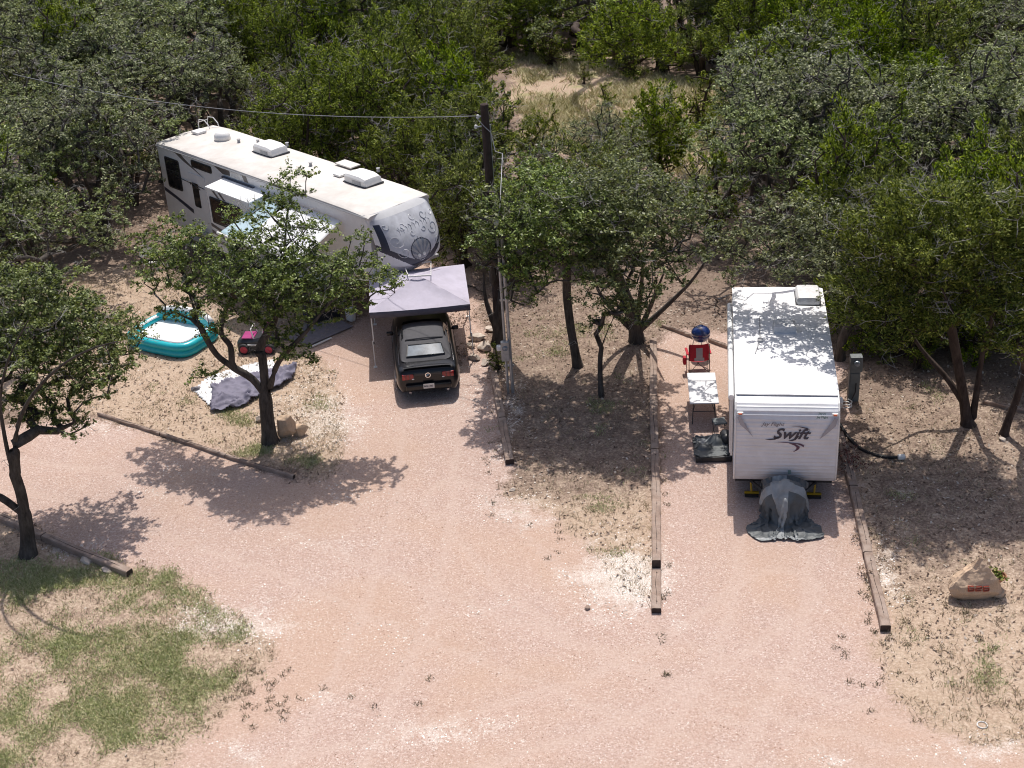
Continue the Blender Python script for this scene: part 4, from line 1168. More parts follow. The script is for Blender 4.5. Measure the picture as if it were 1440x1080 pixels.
def to_local(P, o):
    c, s = math.cos(o[2]), math.sin(o[2]); dx, dy = P[0] - o[0], P[1] - o[1]
    return (c * dx + s * dy, -s * dx + c * dy, P[2])
def wheel(parent, c, r=.36, w=.24, rim=None, out=-1, spokes=5):
    """wheel > tyre, rim; axle along x"""
    wh = MB().lathe([(r * .55, -w / 2), (r * .93, -w / 2), (r, -w * .32), (r, w * .32), (r * .93, w / 2), (r * .55, w / 2)], n=28, axis='X')
    t = wh.build('wheel', M['black'], parent, smooth=40, loc=c)
    rb = MB().lathe([(r * .60, -.02), (r * .60, .02), (r * .5, .03), (r * .48, -.03)], (out * w * .42, 0, 0), n=24, axis='X')
    for k in range(spokes):
        a = 6.283 * k / spokes
        rb.box((out * w * .44, math.cos(a) * r * .28, math.sin(a) * r * .28), (.03, r * .5, .07), rot=None) if False else rb.tube([(out * w * .44, 0, 0), (out * w * .42, math.cos(a) * r * .55, math.sin(a) * r * .55)], [.045, .035], 5)
    rb.lathe([(.07, -.03), (.06, .03)], (out * w * .45, 0, 0), n=12, axis='X')
    rb.build('rim', rim or M['alloy'], t, smooth=40)
    return t
def roof_ac(parent, c, size=(.72, 1.0, .34), mat=None):
    b = MB(); sx, sy, sz = size
    rings = []
    for y, h, wd in ((-.5, .35, .86), (-.44, .8, .95), (-.2, 1, 1), (.3, 1, 1), (.45, .92, .97), (.5, .6, .9)):
        rings.append([(-sx / 2 * wd, y * sy, 0), (-sx / 2 * wd, y * sy, sz * h * .7), (-sx / 2 * wd * .85, y * sy, sz * h * .95), (0, y * sy, sz * h), (sx / 2 * wd * .85, y * sy, sz * h * .95), (sx / 2 * wd, y * sy, sz * h * .7), (sx / 2 * wd, y * sy, 0)])
    b.loft(rings, caps=True)
    o = b.build('air_conditioner', mat or M['plastic'], parent, smooth=35, loc=c)
    gr = MB()
    for k in range(5): gr.box((0, sy * .505, sz * (.12 + .1 * k)), (sx * .6, .012, .014))
    for s in (-1, 1):
        for k in range(4): gr.box((s * sx * .502, -.1 * sy, sz * (.14 + .11 * k)), (.012, sy * .4, .014))
    gr.build('vent_louvre', M['grayp'], o)['kind'] = 'stuff'
    MB().box((0, 0, -.02), (sx * 1.06, sy * 1.04, .05)).build('gasket', M['blackp'], o)
    return o

# ------------------------------------------------------------------ long fifth-wheel trailer
def long_trailer():
    t = thing('fifth_wheel_trailer', 'long white fifth-wheel trailer with dusty beige roof and dark swirl graphics on its raised nose', 'trailer', (FWO[0], FWO[1], 0), FWO[2])
    HW, ZR = 1.25, 3.96
    def ring(y, zb, zt=0.0):
        return [(-HW, y, zb), (-HW, y, ZR - .14 + zt), (-HW + .05, y, ZR - .06 + zt), (HW - .05, y, ZR - .06 + zt), (HW, y, ZR - .14 + zt), (HW, y, zb)]
    b = MB().loft([ring(12.0, .8, -.06), ring(11.0, .75), ring(2.62, .75), ring(2.6, 1.92), ring(.0, 1.92, -.02)], closed=True, caps=True)
    b.build('body', M['white'], t)
    r = MB()
    def rr(y, d=0.0): return [(-HW - .03, y, ZR - .12 + d), (-HW - .02, y, ZR - .05 + d), (-HW + .08, y, ZR + .0 + d), (0, y, ZR + .05 + d), (HW - .08, y, ZR + .0 + d), (HW + .02, y, ZR - .05 + d), (HW + .03, y, ZR - .12 + d)]
    r.loft([rr(12.04, -.10), rr(11.9, -.06), rr(11, 0), rr(6), rr(1.2), rr(.35, -.03), rr(-.02, -.07)], caps=True)
    roof = r.build('roof', M['roof'], t, smooth=30)
    MB().tube([(-HW - .05, 12, ZR - .17), (-HW - .055, 6, ZR - .10), (-HW - .05, .1, ZR - .12)], .022, 5).build('gutter', M['grayp'], t)
    MB().tube([(HW + .05, 12, ZR - .17), (HW + .055, 6, ZR - .10), (HW + .05, .1, ZR - .12)], .022, 5).build('gutter', M['grayp'], t)
    # nose cap
    def cap(u, v):
        U = 2 * u - 1
        vv = v
        bul = .95 * math.sin(min(1, vv * 1.12) * math.pi * .62) ** .9 * (1 - .42 * abs(U) ** 3)
        if vv > .82: bul -= (vv - .82) * 2.1
        x = U * (HW + .02) * (1 - .05 * max(0, vv - .55) - .03 * max(0, .15 - vv))
        y = -bul + .25 * abs(U) ** 6
        zb = 1.86 + .22 * abs(U) ** 2.2
        z = (ZR - .02 - .05 * abs(U) ** 4) * (1 - vv) + zb * vv
        return (x, y, z)
    def capm(u, v):
        U = 2 * u - 1; a = abs(U)
        pet = .93 - .36 * a ** 1.15
        if v > pet:
            return 1 if (a < .02 or (v < .96 and .10 < a < .125)) else 0
        if v > pet - .13 * (1 - .25 * a) and v > .3: return 1
        if a > .955: return 0
        if U < -.80 and .16 < v < .8: return 1 if (U < -.80 - .0 and U > -.93) else 0
        if a > .84 and v > .12 and U > 0: return 3 if (int(a * 60) % 2) else 2
        if v < .09: return 0
        if (U / .30) ** 2 + ((v - .62) / .15) ** 2 < 1:
            ang = math.atan2(v - .74, U * .6)
            return 3 if (int((ang + 10) * 5) % 2) else 4
        if .30 ** 2 < U * U + ((v - .62) * 2.0) ** 2 < .33 ** 2: return 1
        return 2
    MB().grid(cap, 110, 90, mfn=capm).build('nose_cap', [M['white'], M['navy'], M['silver'], M['steelblue'], M['grayp']], t, smooth=True)
    sw = MB()
    def stroke(pts, w, mi):
        P = [Vector(cap((a + 1) / 2, bb)) + Vector((0, -.004, .002)) for a, bb in pts]
        sw.tube(P, [w * (.35 + .65 * math.sin(math.pi * (i + .5) / len(P))) for i in range(len(P))], 4, mi)
    rg = random.Random(3)
    for cx, cy, r0, tr, s0 in ((-.62, .42, .20, 1.6, 1), (-.5, .60, .17, 1.5, -1), (.58, .40, .18, 1.6, -1), (.45, .2, .13, 1.3, 1), (-.30, .24, .13, 1.2, -1), (.10, .17, .11, 1.2, 1), (.62, .60, .14, 1.4, 1), (-.72, .2, .10, 1.2, 1), (.75, .22, .09, 1.2, -1), (-.1, .36, .09, 1.3, 1), (.28, .36, .08, 1.2, -1)):
        pts = [(cx + s0 * r0 * (1 - k / 30) * math.cos(6.28 * tr * k / 30), cy + .55 * r0 * (1 - k / 30) * math.sin(6.28 * tr * k / 30)) for k in range(25)]
        pts = [(max(-.93, min(.93, a)), max(.1, min(.9, bb))) for a, bb in pts]
        stroke(pts, .011, rg.choice((0, 0, 2, 2)))
    for k in range(9):
        a0 = -.5 + k * .125
        stroke([(a0, .33 - .05 * math.cos(a0 * 2)), (a0 + .03, .29 - .05 * math.cos(a0 * 2)), (a0 + .08, .32 - .05 * math.cos(a0 * 2)), (a0 + .06, .37 - .05 * math.cos(a0 * 2))], .010, 2 * (k % 2))
    for k in range(7):
        a = math.radians(200 + k * 23)
        stroke([(.05 * math.cos(a), .72 + .05 * math.sin(a)), (.30 * math.cos(a), .68 + .26 * math.sin(a))], .014, 1)
    sw.build('swirl_graphic', [M['white'], M['grayp'], M['steelblue']], t)
    for u in (-.1, .06): MB().lathe([(.05, 0), (.06, .015), (.02, .03)], Vector(cap((u + 1) / 2, .70)) + Vector((0, -.005, 0)), 10, rot=Matrix.Rotation(math.radians(75), 3, 'X')).build('emblem_stud', M['plastic'], t)
    for u in (-.92, .92): MB().bbox(Vector(cap((u + 1) / 2, .06)) + Vector((0, -.02, 0)), (.12, .06, .07), .02).build('marker_light', M['blackp'], t)
    # underside, kingpin, landing gear, lower front wall
    MB().box((0, 1.1, 1.88), (2.4, 2.9, .08)).build('nose_floor', M['grayp'], t)
    kp = MB(); kp.box((0, .5, 1.72), (.7, .8, .3)); kp.tube([(0, .2, 1.6), (0, .2, 1.28)], .06, 8); kp.build('pin_box', M['blackp'], t)
    for s in (-1, 1):
        MB().tube([(s * .95, 2.4, 1.9), (s * .95, 2.4, .05)], .05, 8).box((s * .95, 2.4, .025), (.3, .3, .05)).build('landing_leg', M['blackp'], t)
    MB().bbox((.15, 2.585, 1.35), (1.5, .05, .8), .03).build('front_hatch', M['grayp'], t)
    # near side
    S = lambda a, bb, d: (-HW - .003 - d, a, bb)
    def pan(name, poly, m, th=.012, parent=t, off=0.0):
        return MB().prism(poly, lambda a, bb, d: (-HW - .003 - off - d, a, bb), th).build(name, m, parent)
    def rrect(y0, y1, z0, z1, r=.09):
        P = []
        for cx, cy, a0 in ((y1 - r, z1 - r, 0), (y0 + r, z1 - r, 90), (y0 + r, z0 + r, 180), (y1 - r, z0 + r, 270)):
            for k in range(4): a = math.radians(a0 + 30 * k); P.append((cx + r * math.cos(a), cy + r * math.sin(a)))
        return P
    w = pan('window', rrect(10.68, 11.62, 2.28, 3.46), M['blackp'], .014)
    MB().prism(rrect(10.74, 11.56, 2.34, 3.40), lambda a, bb, d: (-HW - .018 - d, a, bb), .006).build('pane', M['glass'], w)
    MB().box((-HW - .026, 11.15, 2.98), (.012, .86, .04)).build('sash_bar', M['blackp'], w)
    w = pan('window', rrect(8.56, 9.84, 3.42, 3.70), M['blackp'], .014)
    MB().prism(rrect(8.62, 9.78, 3.47, 3.65, .06), lambda a, bb, d: (-HW - .018 - d, a, bb), .006).build('pane', M['warmglass'], w)
    pan('swoosh_stripe', [(11.95, 3.74), (11.2, 3.76), (10.84, 3.74), (10.36, 3.52), (9.83, 3.36), (9.1, 3.12), (9.9, 3.46), (10.2, 3.60), (10.5, 3.78), (11.2, 3.80), (11.95, 3.79)], M['brown'], .004)
    pan('swoosh_stripe', [(11.98, 2.2), (11.2, 2.0), (9.8, 1.6), (8.2, 1.25), (8.2, 1.12), (9.8, 1.42), (11.2, 1.86), (11.98, 2.05)], M['navy'], .004)
    pan('swoosh_stripe', [(8.45, 3.80), (7.40, 3.82), (7.45, 3.60), (7.9, 3.58)], M['brown'], .004)
    pan('swoosh_stripe', [(6.75, 3.82), (6.48, 3.82), (6.38, 3.58), (6.6, 3.58)], M['brown'], .004)
    w = pan('window', rrect(6.78, 7.42, 3.56, 3.82, .04), M['plastic'], .010)
    MB().prism([(6.84, 3.60), (7.36, 3.60), (7.36, 3.79), (6.84, 3.79)], lambda a, bb, d: (-HW - .014 - d, a, bb), .004).build('curtain', M['curtain'], w)
    d = pan('door', rrect(9.12, 10.16, 1.15, 3.16, .08), M['white'], .02)
    MB().prism(rrect(9.58, 9.98, 1.9, 2.82, .05), lambda a, bb, dd: (-HW - .026 - dd, a, bb), .006).build('door_window', M['glass'], d)
    MB().tube([(-HW - .03, 10.05, 2.72), (-HW - .12, 9.95, 2.84), (-HW - .13, 9.7, 2.86), (-HW - .12, 9.55, 2.74), (-HW - .03, 9.5, 2.62)], .018, 6).build('grab_handle', M['blackp'], d)
    MB().tube([(-HW - .03, 11.0, 2.82), (-HW - .03, 9.2, 2.72)], .014, 5).build('rub_rail', M['blackp'], t)
    for k in range(3): MB().box((-HW - .2 - .18 * k, 9.64, 1.05 - .22 * k), (.26, .7, .03)).build('door_step', M['steel'], d)
    # slide-out room
    sl = MB().bbox((-HW - .42, 6.45, 2.25), (.9, 2.5, 2.3), .02).build('slide_out', M['white'], t)
    X = -HW - .875
    MB().prism([(5.18, 3.38), (7.72, 3.38), (7.72, 3.42), (5.18, 3.42)], lambda a, bb, d: (X - .01 + d, a, bb + d * .10), .93).build('slide_topper', M['vinylw'], sl)
    MB().tube([(-HW - .06, 7.85, 3.50), (-HW - .06, 6.0, 3.50)], .045, 8).build('topper_roller', M['navy'], t)
    wn_ = MB().prism(rrect(5.75, 7.55, 2.15, 3.12, .06), lambda a, bb, d: (X - .003 - d, a, bb), .014).build('window', M['blackp'], sl)
    MB().prism(rrect(5.82, 7.48, 2.22, 3.05, .05), lambda a, bb, d: (X - .018 - d, a, bb), .006).build('pane', M['warmglass'], wn_)
    for y0 in (7.35, 7.0):
        MB().prism([(y0, 3.36), (y0 - .14, 3.36), (y0 - .42, 3.14), (y0 - .28, 3.14)], lambda a, bb, d: (X - .003 - d, a, bb), .004).build('slanted_stripe', M['brown'], sl)
    for k in range(3):
        MB().prism([(7.7, 2.1 - .25 * k), (7.7, 1.98 - .25 * k), (5.2, 1.55 - .22 * k), (5.2, 1.63 - .22 * k)], lambda a, bb, d: (X - .003 - d, a, bb), .004).build('slanted_stripe', M['brown'], sl)
    # patio awning
    def aw(u, v):
        y = 1.35 + 4.05 * u; x = -HW - .05 - 2.0 * v
        return (x, y, 3.46 - .78 * v - .07 * math.sin(math.pi * v) * (1 + .2 * math.sin(u * 9)))
    a = MB().grid(aw, 24, 10, mfn=lambda u, v: 1 if u > .72 else 0).build('awning', [M['vinylw'], M['skyb']], t, smooth=True)
    sm = a.modifiers.new('thickness', 'SOLIDIFY'); sm.thickness = .004
    MB().tube([(-HW - 2.07, 1.3, 2.68), (-HW - 2.07, 5.45, 2.68)], .05, 8).build('awning_roller', M['plastic'], a)
    for y in (1.32, 5.43): MB().tube([(-HW - 2.05, y, 2.68), (-HW - .05, y, 1.5)], .022, 6).build('awning_arm', M['plastic'], a)
    for y in (7.0, 7.95):
        for s in (-1, 1): wheel(t, (s * 1.02, y, .37), .37, .22, M['alloy'], s)
    MB().box((0, 7.4, .62), (1.9, 8.4, .16)).build('chassis', M['blackp'], t)
    # roof fittings
    def at(px, py, z=4.0): return to_local(g(px, py, z), FWO)
    for px, py in ((381, 214), (511, 256)):
        p = at(px, py); roof_ac(t, (p[0], p[1], 4.03), (.76, 1.1, .29))
    p = at(280, 187); MB().bbox((p[0], p[1], 4.05), (.42, .42, .10), .03).build('roof_vent', M['plastic'], t)
    p = at(313, 196); MB().lathe([(.30, 0), (.29, .16), (.22, .26), (.1, .30), (.01, .31)], (p[0], p[1], 4.0), 16).build('roof_vent', M['plastic'], t, smooth=True)
    p = at(489, 232); MB().bbox((p[0], p[1], 4.03), (.45, .85, .05), .02).build('skylight', M['roof'], t)
    p = at(478, 247); MB().bbox((p[0], p[1], 4.05), (.32, .36, .07), .02).build('roof_vent', M['plastic'], t)
    for px, py in ((336, 200), (437, 233), (404, 205), (363, 201), (532, 241)):
        p = at(px, py); MB().lathe([(.06, 0), (.05, .10), (.07, .11), (.07, .13)], (p[0], p[1], 3.99), 8).build('vent_pipe', M['grayp'], t)
    p = at(296, 177); lx = p[0]
    ld = MB()
    for s in (-.2, .2): ld.tube([(lx + s, 12.14, 1.4), (lx + s, 12.14, 4.02), (lx + s, 12.05, 4.22), (lx + s, 11.7, 4.26), (lx + s, 11.45, 4.1), (lx + s, 11.4, 3.98)], .018, 6)
    for z in (1.7, 2.1, 2.5, 2.9, 3.3, 3.7, 4.1): ld.tube([(lx - .2, 12.14, z), (lx + .2, 12.14, z)], .014, 5)
    ld.build('rear_ladder', M['plastic'], t)
    return t
long_trailer()

# ------------------------------------------------------------------ short travel trailer
def short_trailer():
    t = thing('travel_trailer', 'short white travel trailer with ribbed front wall, navy lettering and leaf shadows on its roof', 'trailer', (SWO[0], SWO[1], 0), SWO[2])
    HW = 1.25
    prof = [(6.6, .5), (6.66, 1.2), (6.66, 2.5), (6.55, 2.78), (6.35, 2.86), (3.2, 2.95), (.35, 2.92), (0, 2.88)]      # rear, roof
    front = []
    fr = [(0, 2.88), (-.22, 2.81), (-.37, 2.69), (-.47, 2.52), (-.51, 2.3), (-.52, 2.0), (-.52, 1.2), (-.49, .98), (-.42, .80), (-.30, .66), (-.14, .56), (.05, .5)]
    # resample the front curve and press ribs into it
    L = [0]
    for a, b in zip(fr[:-1], fr[1:]): L.append(L[-1] + math.dist(a, b))
    n = 240
    for i in range(n + 1):
        s = L[-1] * i / n
        k = max(j for j in range(len(L)) if L[j] <= s + 1e-9); k = min(k, len(fr) - 2)
        f = (s - L[k]) / (L[k + 1] - L[k])
        y = fr[k][0] + (fr[k + 1][0] - fr[k][0]) * f; z = fr[k][1] + (fr[k + 1][1] - fr[k][1]) * f
        ty, tz = fr[k + 1][0] - fr[k][0], fr[k + 1][1] - fr[k][1]; ln = math.hypot(ty, tz)
        ph = (s / .105) % 1.0
        rib = .011 * (1 - abs(2 * min(1, ph / .55) - 1)) if ph < .55 else 0
        rib = rib if .25 < s < L[-1] - .12 else 0
        front.append((y + (-tz / ln) * -rib * -1 * (-1), z + (ty / ln) * rib * -1))
    W = HW - .02
    MB().loft([[(-W, y, z), (W, y, z)] for y, z in front]).build('front_wall', M['alum'], t, smooth=25)
    # side walls: ribbed sheets closed by the outline
    out = prof + [(y + .012, z) for y, z in fr[1:]]
    for s in (-1, 1):
        MB().prism(out, lambda a, b, d: (s * (HW - .035) + s * d, a, b), .035).build('side_wall', M['alum'], t)
        MB().tube([(s * (HW - .012), y - .012, z + .004) for y, z in fr], .022, 6).build('corner_trim', M['plastic'], t)
        rb = MB()
        for k in range(18): rb.box((s * (HW + .004), 3.2, .7 + k * .11), (.012, 6.6 if k < 16 else 6.3, .03))
        rb.build('side_rib', M['alum'], t)
    MB().loft([[(-HW - .01, y, z + .012), (-HW + .06, y, z + .03), (0, y, z + .05), (HW - .06, y, z + .03), (HW + .01, y, z + .012)] for y, z in ((6.5, 2.78), (6.35, 2.85), (3.2, 2.94), (.35, 2.91), (.0, 2.875))], caps=True).build('roof', M['roofw'], t, smooth=30)
    MB().box((0, 6.64, 1.6), (2.42, .03, 2.2)).build('rear_wall', M['alum'], t)
    MB().box((0, 3.2, .47), (2.4, 6.5, .08)).build('floor', M['blackp'], t)
    MB().tube([(-HW + .02, 0.0, 2.905), (HW - .02, 0.0, 2.905)], .010, 5).build('roof_seam', M['grayp'], t)
    FY = -.535
    def FP(name, poly, m, th=.004): return MB().prism(poly, lambda a, b, d: (a, FY - d - .002, b), th).build(name, m, t)
    FP('grey_triangle', [(-1.20, 2.58), (-1.12, 2.60), (-1.02, 2.40), (-.80, 2.01), (-.98, 2.22), (-1.13, 2.36)], M['triangle'])
    FP('grey_triangle', [(1.20, 2.56), (1.12, 2.58), (.98, 2.32), (.79, 1.99), (.92, 2.10), (1.16, 2.36)], M['triangle'])
    def TM(x, z): return Matrix.Translation((x, FY - .003, z)) @ Matrix.Rotation(math.pi / 2, 4, 'X')
    put_text('Swift', .40, M['swiftnavy'], t, TM(-.335, 1.985) @ Matrix.Scale(1.06, 4, (1, 0, 0)), name='lettering', shear=.42, bold=.008, extrude=.003)
    FP('lettering_flourish', [(-.52, 1.955), (-.40, 1.935), (-.27, 1.95), (-.16, 2.02), (-.20, 2.045), (-.30, 1.985), (-.42, 1.965)], M['swiftnavy'])
    FP('lettering_flourish', [(.04, 1.93), (.14, 1.915), (.22, 1.95), (.30, 2.06), (.27, 2.08), (.19, 1.985), (.11, 1.95)], M['swiftnavy'])
    FP('lettering_flourish', [(.10, 2.33), (.30, 2.335), (.48, 2.30), (.56, 2.24), (.46, 2.275), (.30, 2.315)], M['swiftnavy'])
    put_text('Jay Flight', .135, M['greyletter'], t, TM(-.60, 2.345) @ Matrix.Scale(1.08, 4, (1, 0, 0)), name='lettering', shear=.35, bold=.001, extrude=.002)
    FP('swoosh_graphic', [(-.31, 1.885), (-.05, 1.885), (.16, 1.87), (.34, 1.85), (.43, 1.80), (.42, 1.75), (.37, 1.79), (.25, 1.84), (.08, 1.86), (-.1, 1.873)], M['plum'])
    FP('swoosh_graphic', [(.06, 1.855), (.22, 1.83), (.33, 1.76), (.32, 1.70), (.24, 1.64), (.17, 1.605), (.25, 1.69), (.25, 1.75), (.19, 1.80)], M['plum'])
    put_text('Jayco', .085, M['greengrey'], t, Matrix.Translation((.74, -.50, 2.66)) @ Matrix.Rotation(math.pi / 2 - .25, 4, 'X'), name='lettering', bold=.002)
    put_text('Jay Flight', .075, M['greengrey'], t, Matrix.Translation((.70, -.525, 2.57)) @ Matrix.Rotation(math.pi / 2 - .18, 4, 'X'), name='lettering', bold=.003)
    for x, z in ((-1.13, 2.64), (1.14, 2.64)):
        m_ = MB().bbox((x, -.46, z), (.15, .07, .06), .02).build('marker_light', M['plastic'], t)
        MB().bbox((x, -.50, z), (.09, .03, .045), .012).build('lens', M['amber'], m_)
    MB().box((.11, -.525, 1.02), (.07, .012, .10)).build('latch', M['greengrey'], t)
    # roof fittings
    def at(px, py, z=2.98): return to_local(g(px, py, z), SWO)
    p = at(1103, 462); vt = MB().loft([[(p[0] - .30, p[1] - .30, 2.95), (p[0] + .30, p[1] - .30, 2.95), (p[0] + .30, p[1] + .32, 2.95), (p[0] - .30, p[1] + .32, 2.95)], [(p[0] - .29, p[1] - .30, 3.17), (p[0] + .29, p[1] - .30, 3.17), (p[0] + .27, p[1] + .30, 3.12), (p[0] - .27, p[1] + .30, 3.12)], [(p[0] - .22, p[1] - .2, 3.21), (p[0] + .22, p[1] - .2, 3.21), (p[0] + .2, p[1] + .2, 3.17), (p[0] - .2, p[1] + .2, 3.17)]], closed=True, caps=True).build('roof_vent', M['vent'], t)
    MB().box((p[0], p[1] - .29, 2.965), (.64, .1, .03)).build('vent_front_strip', M['blackp'], vt)  # black strip along the foot of the vent's front side only
    roof_ac(t, (.80, 5.55, 2.93), (.66, .9, .24), M['vent'])
    for k, px in enumerate((1076, 1068)):
        p = at(px, 455 + k * 8)
    a, b_, c_ = at(1068, 447), at(1069, 478), at(1062, 497)
    MB().tube([(a[0], a[1], 2.985), (b_[0], b_[1], 2.985), (c_[0], c_[1], 2.98)], .014, 5).build('antenna', M['grayp'], t)
    MB().bbox((b_[0], b_[1] - .05, 3.0), (.14, .2, .08), .03).build('antenna_base', M['grayp'], t)
    # near (left) side: rolled awning and its arm panels, door, window; far side window
    MB().tube([(-HW - .09, .35, 2.62), (-HW - .09, 5.6, 2.68)], .075, 10).build('awning_roller', M['vinylw'], t, smooth=40)
    for y in (.4, 5.5): MB().bbox((-HW - .055, y, 1.8), (.05, .09, 1.75), .012).build('awning_arm', M['plastic'], t)
    MB().bbox((-HW - .06, .95, 1.78), (.10, .95, 1.7), .02).build('side_panel', M['plastic'], t)
    dr = MB().bbox((-HW - .02, 2.6, 1.5), (.04, .7, 1.8), .015).build('door', M['plastic'], t)
    MB().bbox((-HW - .045, 2.6, 1.95), (.012, .45, .6), .005).build('door_window', M['glass'], dr)
    MB().bbox((-HW - .06, 2.34, 1.45), (.04, .06, .14), .01).build('handle', M['blackp'], dr)
    for s in (-1, 1):
        w = MB().bbox((s * (HW + .015), 4.3, 1.9), (.035, 1.0, .6), .012).build('window', M['blackp'], t)
        MB().bbox((s * (HW + .034), 4.3, 1.9), (.008, .9, .5), .003).build('pane', M['glass'], w)
        wheel(t, (s * 1.02, 3.4, .33), .33, .2, M['alloy'], s)
        # yellow-footed corner jack under the front
        j = MB().tube([(s * .82, .15, .5), (s * .78, -.05, .12)], .025, 6).box((s * .78, -.05, .09), (.36, .05, .05)).build('corner_jack', M['yellow'], t)
        MB().box((s * .78, -.05, .045), (.34, .22, .05)).build('jack_pad', M['blackp'], j)
    MB().tube([(-.9, .1, .44), (-.05, -1.25, .44)], .045, 6).tube([(.9, .1, .44), (.05, -1.25, .44)], .045, 6).build('tongue', M['blackp'], t)
    MB().tube([(0, -1.1, .5), (0, -1.1, .04)], .035, 8).box((0, -1.1, .03), (.25, .25, .04)).build('tongue_jack', M['steel'], t)
    return t
short_trailer()

# cloth draped by a small mass-spring solver, so folds and hems fall as fabric does
def drape(w, h, n, m, centre, rot, z0, push, steps=260, iters=7, seed=1, stiff=.35, squeeze=(1, 1)):
    rg = np.random.RandomState(seed)
    U, Vv = np.meshgrid(np.linspace(-w / 2, w / 2, n), np.linspace(-h / 2, h / 2, m))
    c, s = math.cos(rot), math.sin(rot)
    if squeeze != (1, 1):
        rx = fnoise(U + 7, Vv + 3, .33, seed, 3) - .5
        U = U * squeeze[0]; Vv = Vv * squeeze[1]
    else: rx = 0
    X = np.stack([centre[0] + c * U - s * Vv, centre[1] + s * U + c * Vv, z0 + rg.rand(m, n) * .02 + .05 * np.sin(U * 5 + 1) * np.sin(Vv * 4) + .35 * rx], -1)
    P = X.copy()
    dx, dy = w / (n - 1), h / (m - 1)
    def sat(a, b, L, k):
        d = b - a; ln = np.sqrt((d ** 2).sum(-1, keepdims=True)) + 1e-9
        e = d * (k * .5 * (ln - L) / ln)
        a += e; b -= e
    for st in range(steps):
        vel = (X - P) * .965; P = X.copy()
        X = X + vel; X[..., 2] -= .0022
        for _ in range(iters):
            for o in (0, 1):
                sat(X[:, o:n - 1:2], X[:, o + 1:n:2], dx, 1.0); sat(X[o:m - 1:2], X[o + 1:m:2], dy, 1.0)
            for o in (0, 1):
                sat(X[o:m - 1:2, :-1], X[o + 1:m:2, 1:], math.hypot(dx, dy), .45); sat(X[o:m - 1:2, 1:], X[o + 1:m:2, :-1], math.hypot(dx, dy), .45)
            for o in (0, 1, 2, 3):
                a, b = X[:, o:n - 2:4], X[:, o + 2:n:4]; kk = min(a.shape[1], b.shape[1]); sat(a[:, :kk], b[:, :kk], 2 * dx, stiff * .3)
                a, b = X[o:m - 2:4], X[o + 2:m:4]; kk = min(a.shape[0], b.shape[0]); sat(a[:kk], b[:kk], 2 * dy, stiff * .3)
            hit = push(X)
        X[..., :2] = np.where(hit[..., None], P[..., :2] + .25 * (X[..., :2] - P[..., :2]), X[..., :2])      # friction where it touches
        P = np.where(hit[..., None], X - (X - P) * .2, P)
    return X
def cloth_object(name, X, mats, mi=None, parent=None, keep=None):
    m, n = X.shape[:2]
    idx = np.arange(m * n).reshape(m, n)
    Q = np.stack([idx[:-1, :-1], idx[:-1, 1:], idx[1:, 1:], idx[1:, :-1]], -1).reshape(-1, 4)
    V = X.reshape(-1, 3); mi = None if mi is None else mi.reshape(-1)
    if keep is not None:
        kp = keep.reshape(-1); Q = Q[kp]; mi = mi[kp]; us = np.unique(Q); rm = np.full(len(V), -1); rm[us] = np.arange(len(us)); V, Q = V[us], rm[Q]
    o = np_mesh(name, V, Q, mats, parent, mi=mi, smooth=True)
    sm = o.modifiers.new('thickness', 'SOLIDIFY'); sm.thickness = .006
    sd = o.modifiers.new('soft', 'SUBSURF'); sd.levels = 1; sd.render_levels = 1
    return o
def tongue_cover():
    lumps = [((-.24, -.95, .42), (.31, .31, .50)), ((.24, -.95, .42), (.31, .31, .50)), ((0, -.95, .55), (.34, .28, .46)), ((0, -1.36, .30), (.09, .14, .50)), ((0, -1.15, .45), (.14, .35, .20))]
    px_ = np.linspace(-.56, .56, 46); pins = np.stack([px_, np.full(46, -.61), .98 - .55 * np.abs(px_) ** 2.2], -1)      # the edge tucked against the front wall
    def push(X):
        hit = np.zeros(X.shape[:2], bool)
        for c, r in lumps:
            d = (X - c) / r; q = np.sqrt((d ** 2).sum(-1)); ins = q < 1
            if ins.any(): X[ins] = np.array(c) + d[ins] / q[ins][:, None] * np.array(r)
            hit |= ins
        g_ = X[..., 2] < .025; X[..., 2] = np.where(g_, .025, X[..., 2]); hit |= g_
        X[-1, 25:71] = pins
        b = X[..., 1] > -.60; X[..., 1] = np.where(b, -.60, X[..., 1])
        return hit
    X = drape(2.5, 2.0, 96, 84, (.0, -1.31), .0, 1.12, push, seed=3, squeeze=(.62, .72), steps=230)
    du = np.gradient(X, axis=1); dv = np.gradient(X, axis=0); nr = np.cross(du, dv); nr /= np.linalg.norm(nr, axis=-1)[..., None] + 1e-9
    nr *= np.sign(nr[..., 2:3] + 1e-6)
    gu, gv = np.meshgrid(np.linspace(0, 2.9, 96), np.linspace(0, 2.05, 84)); gu, gv = warp(gu, gv, .22, .7, 4)
    w1 = (1 - np.abs(2 * fnoise(gu * 2.4, gv * .8, .62, 5, 2) - 1)) ** 6; w2 = (1 - np.abs(2 * fnoise(gu + gv, gv - gu, .5, 8, 3) - 1)) ** 6
    X = X + nr * (.045 * w1 + .028 * w2)[..., None]      # fine creases
    mi = np.zeros((83, 95), int); mi[:, 36:50] = 1; mi[56:64, 20:] = 1; mi[:5] = 1
    uu, vv = np.meshgrid(np.linspace(-1, 1, 95), np.linspace(-1, 1, 83))
    keep = (np.abs(uu) ** 3 + np.abs(np.minimum(vv, 0)) ** 3 < 1.25 + .2 * np.sin(uu * 7)) & ((np.abs(uu) < .55 + .5 * np.clip(-vv + .7, 0, 1)))
    o = cloth_object('trailer_tongue_cover', X, [M['cover'], M['coverl']], mi, keep=keep)
    o.location = (SWO[0] - .02, SWO[1], 0.0); o.rotation_euler = (0, 0, SWO[2])
    tagp(o, 'dark grey fabric cover slumped over the tongue of the short trailer', 'cover')
tongue_cover()

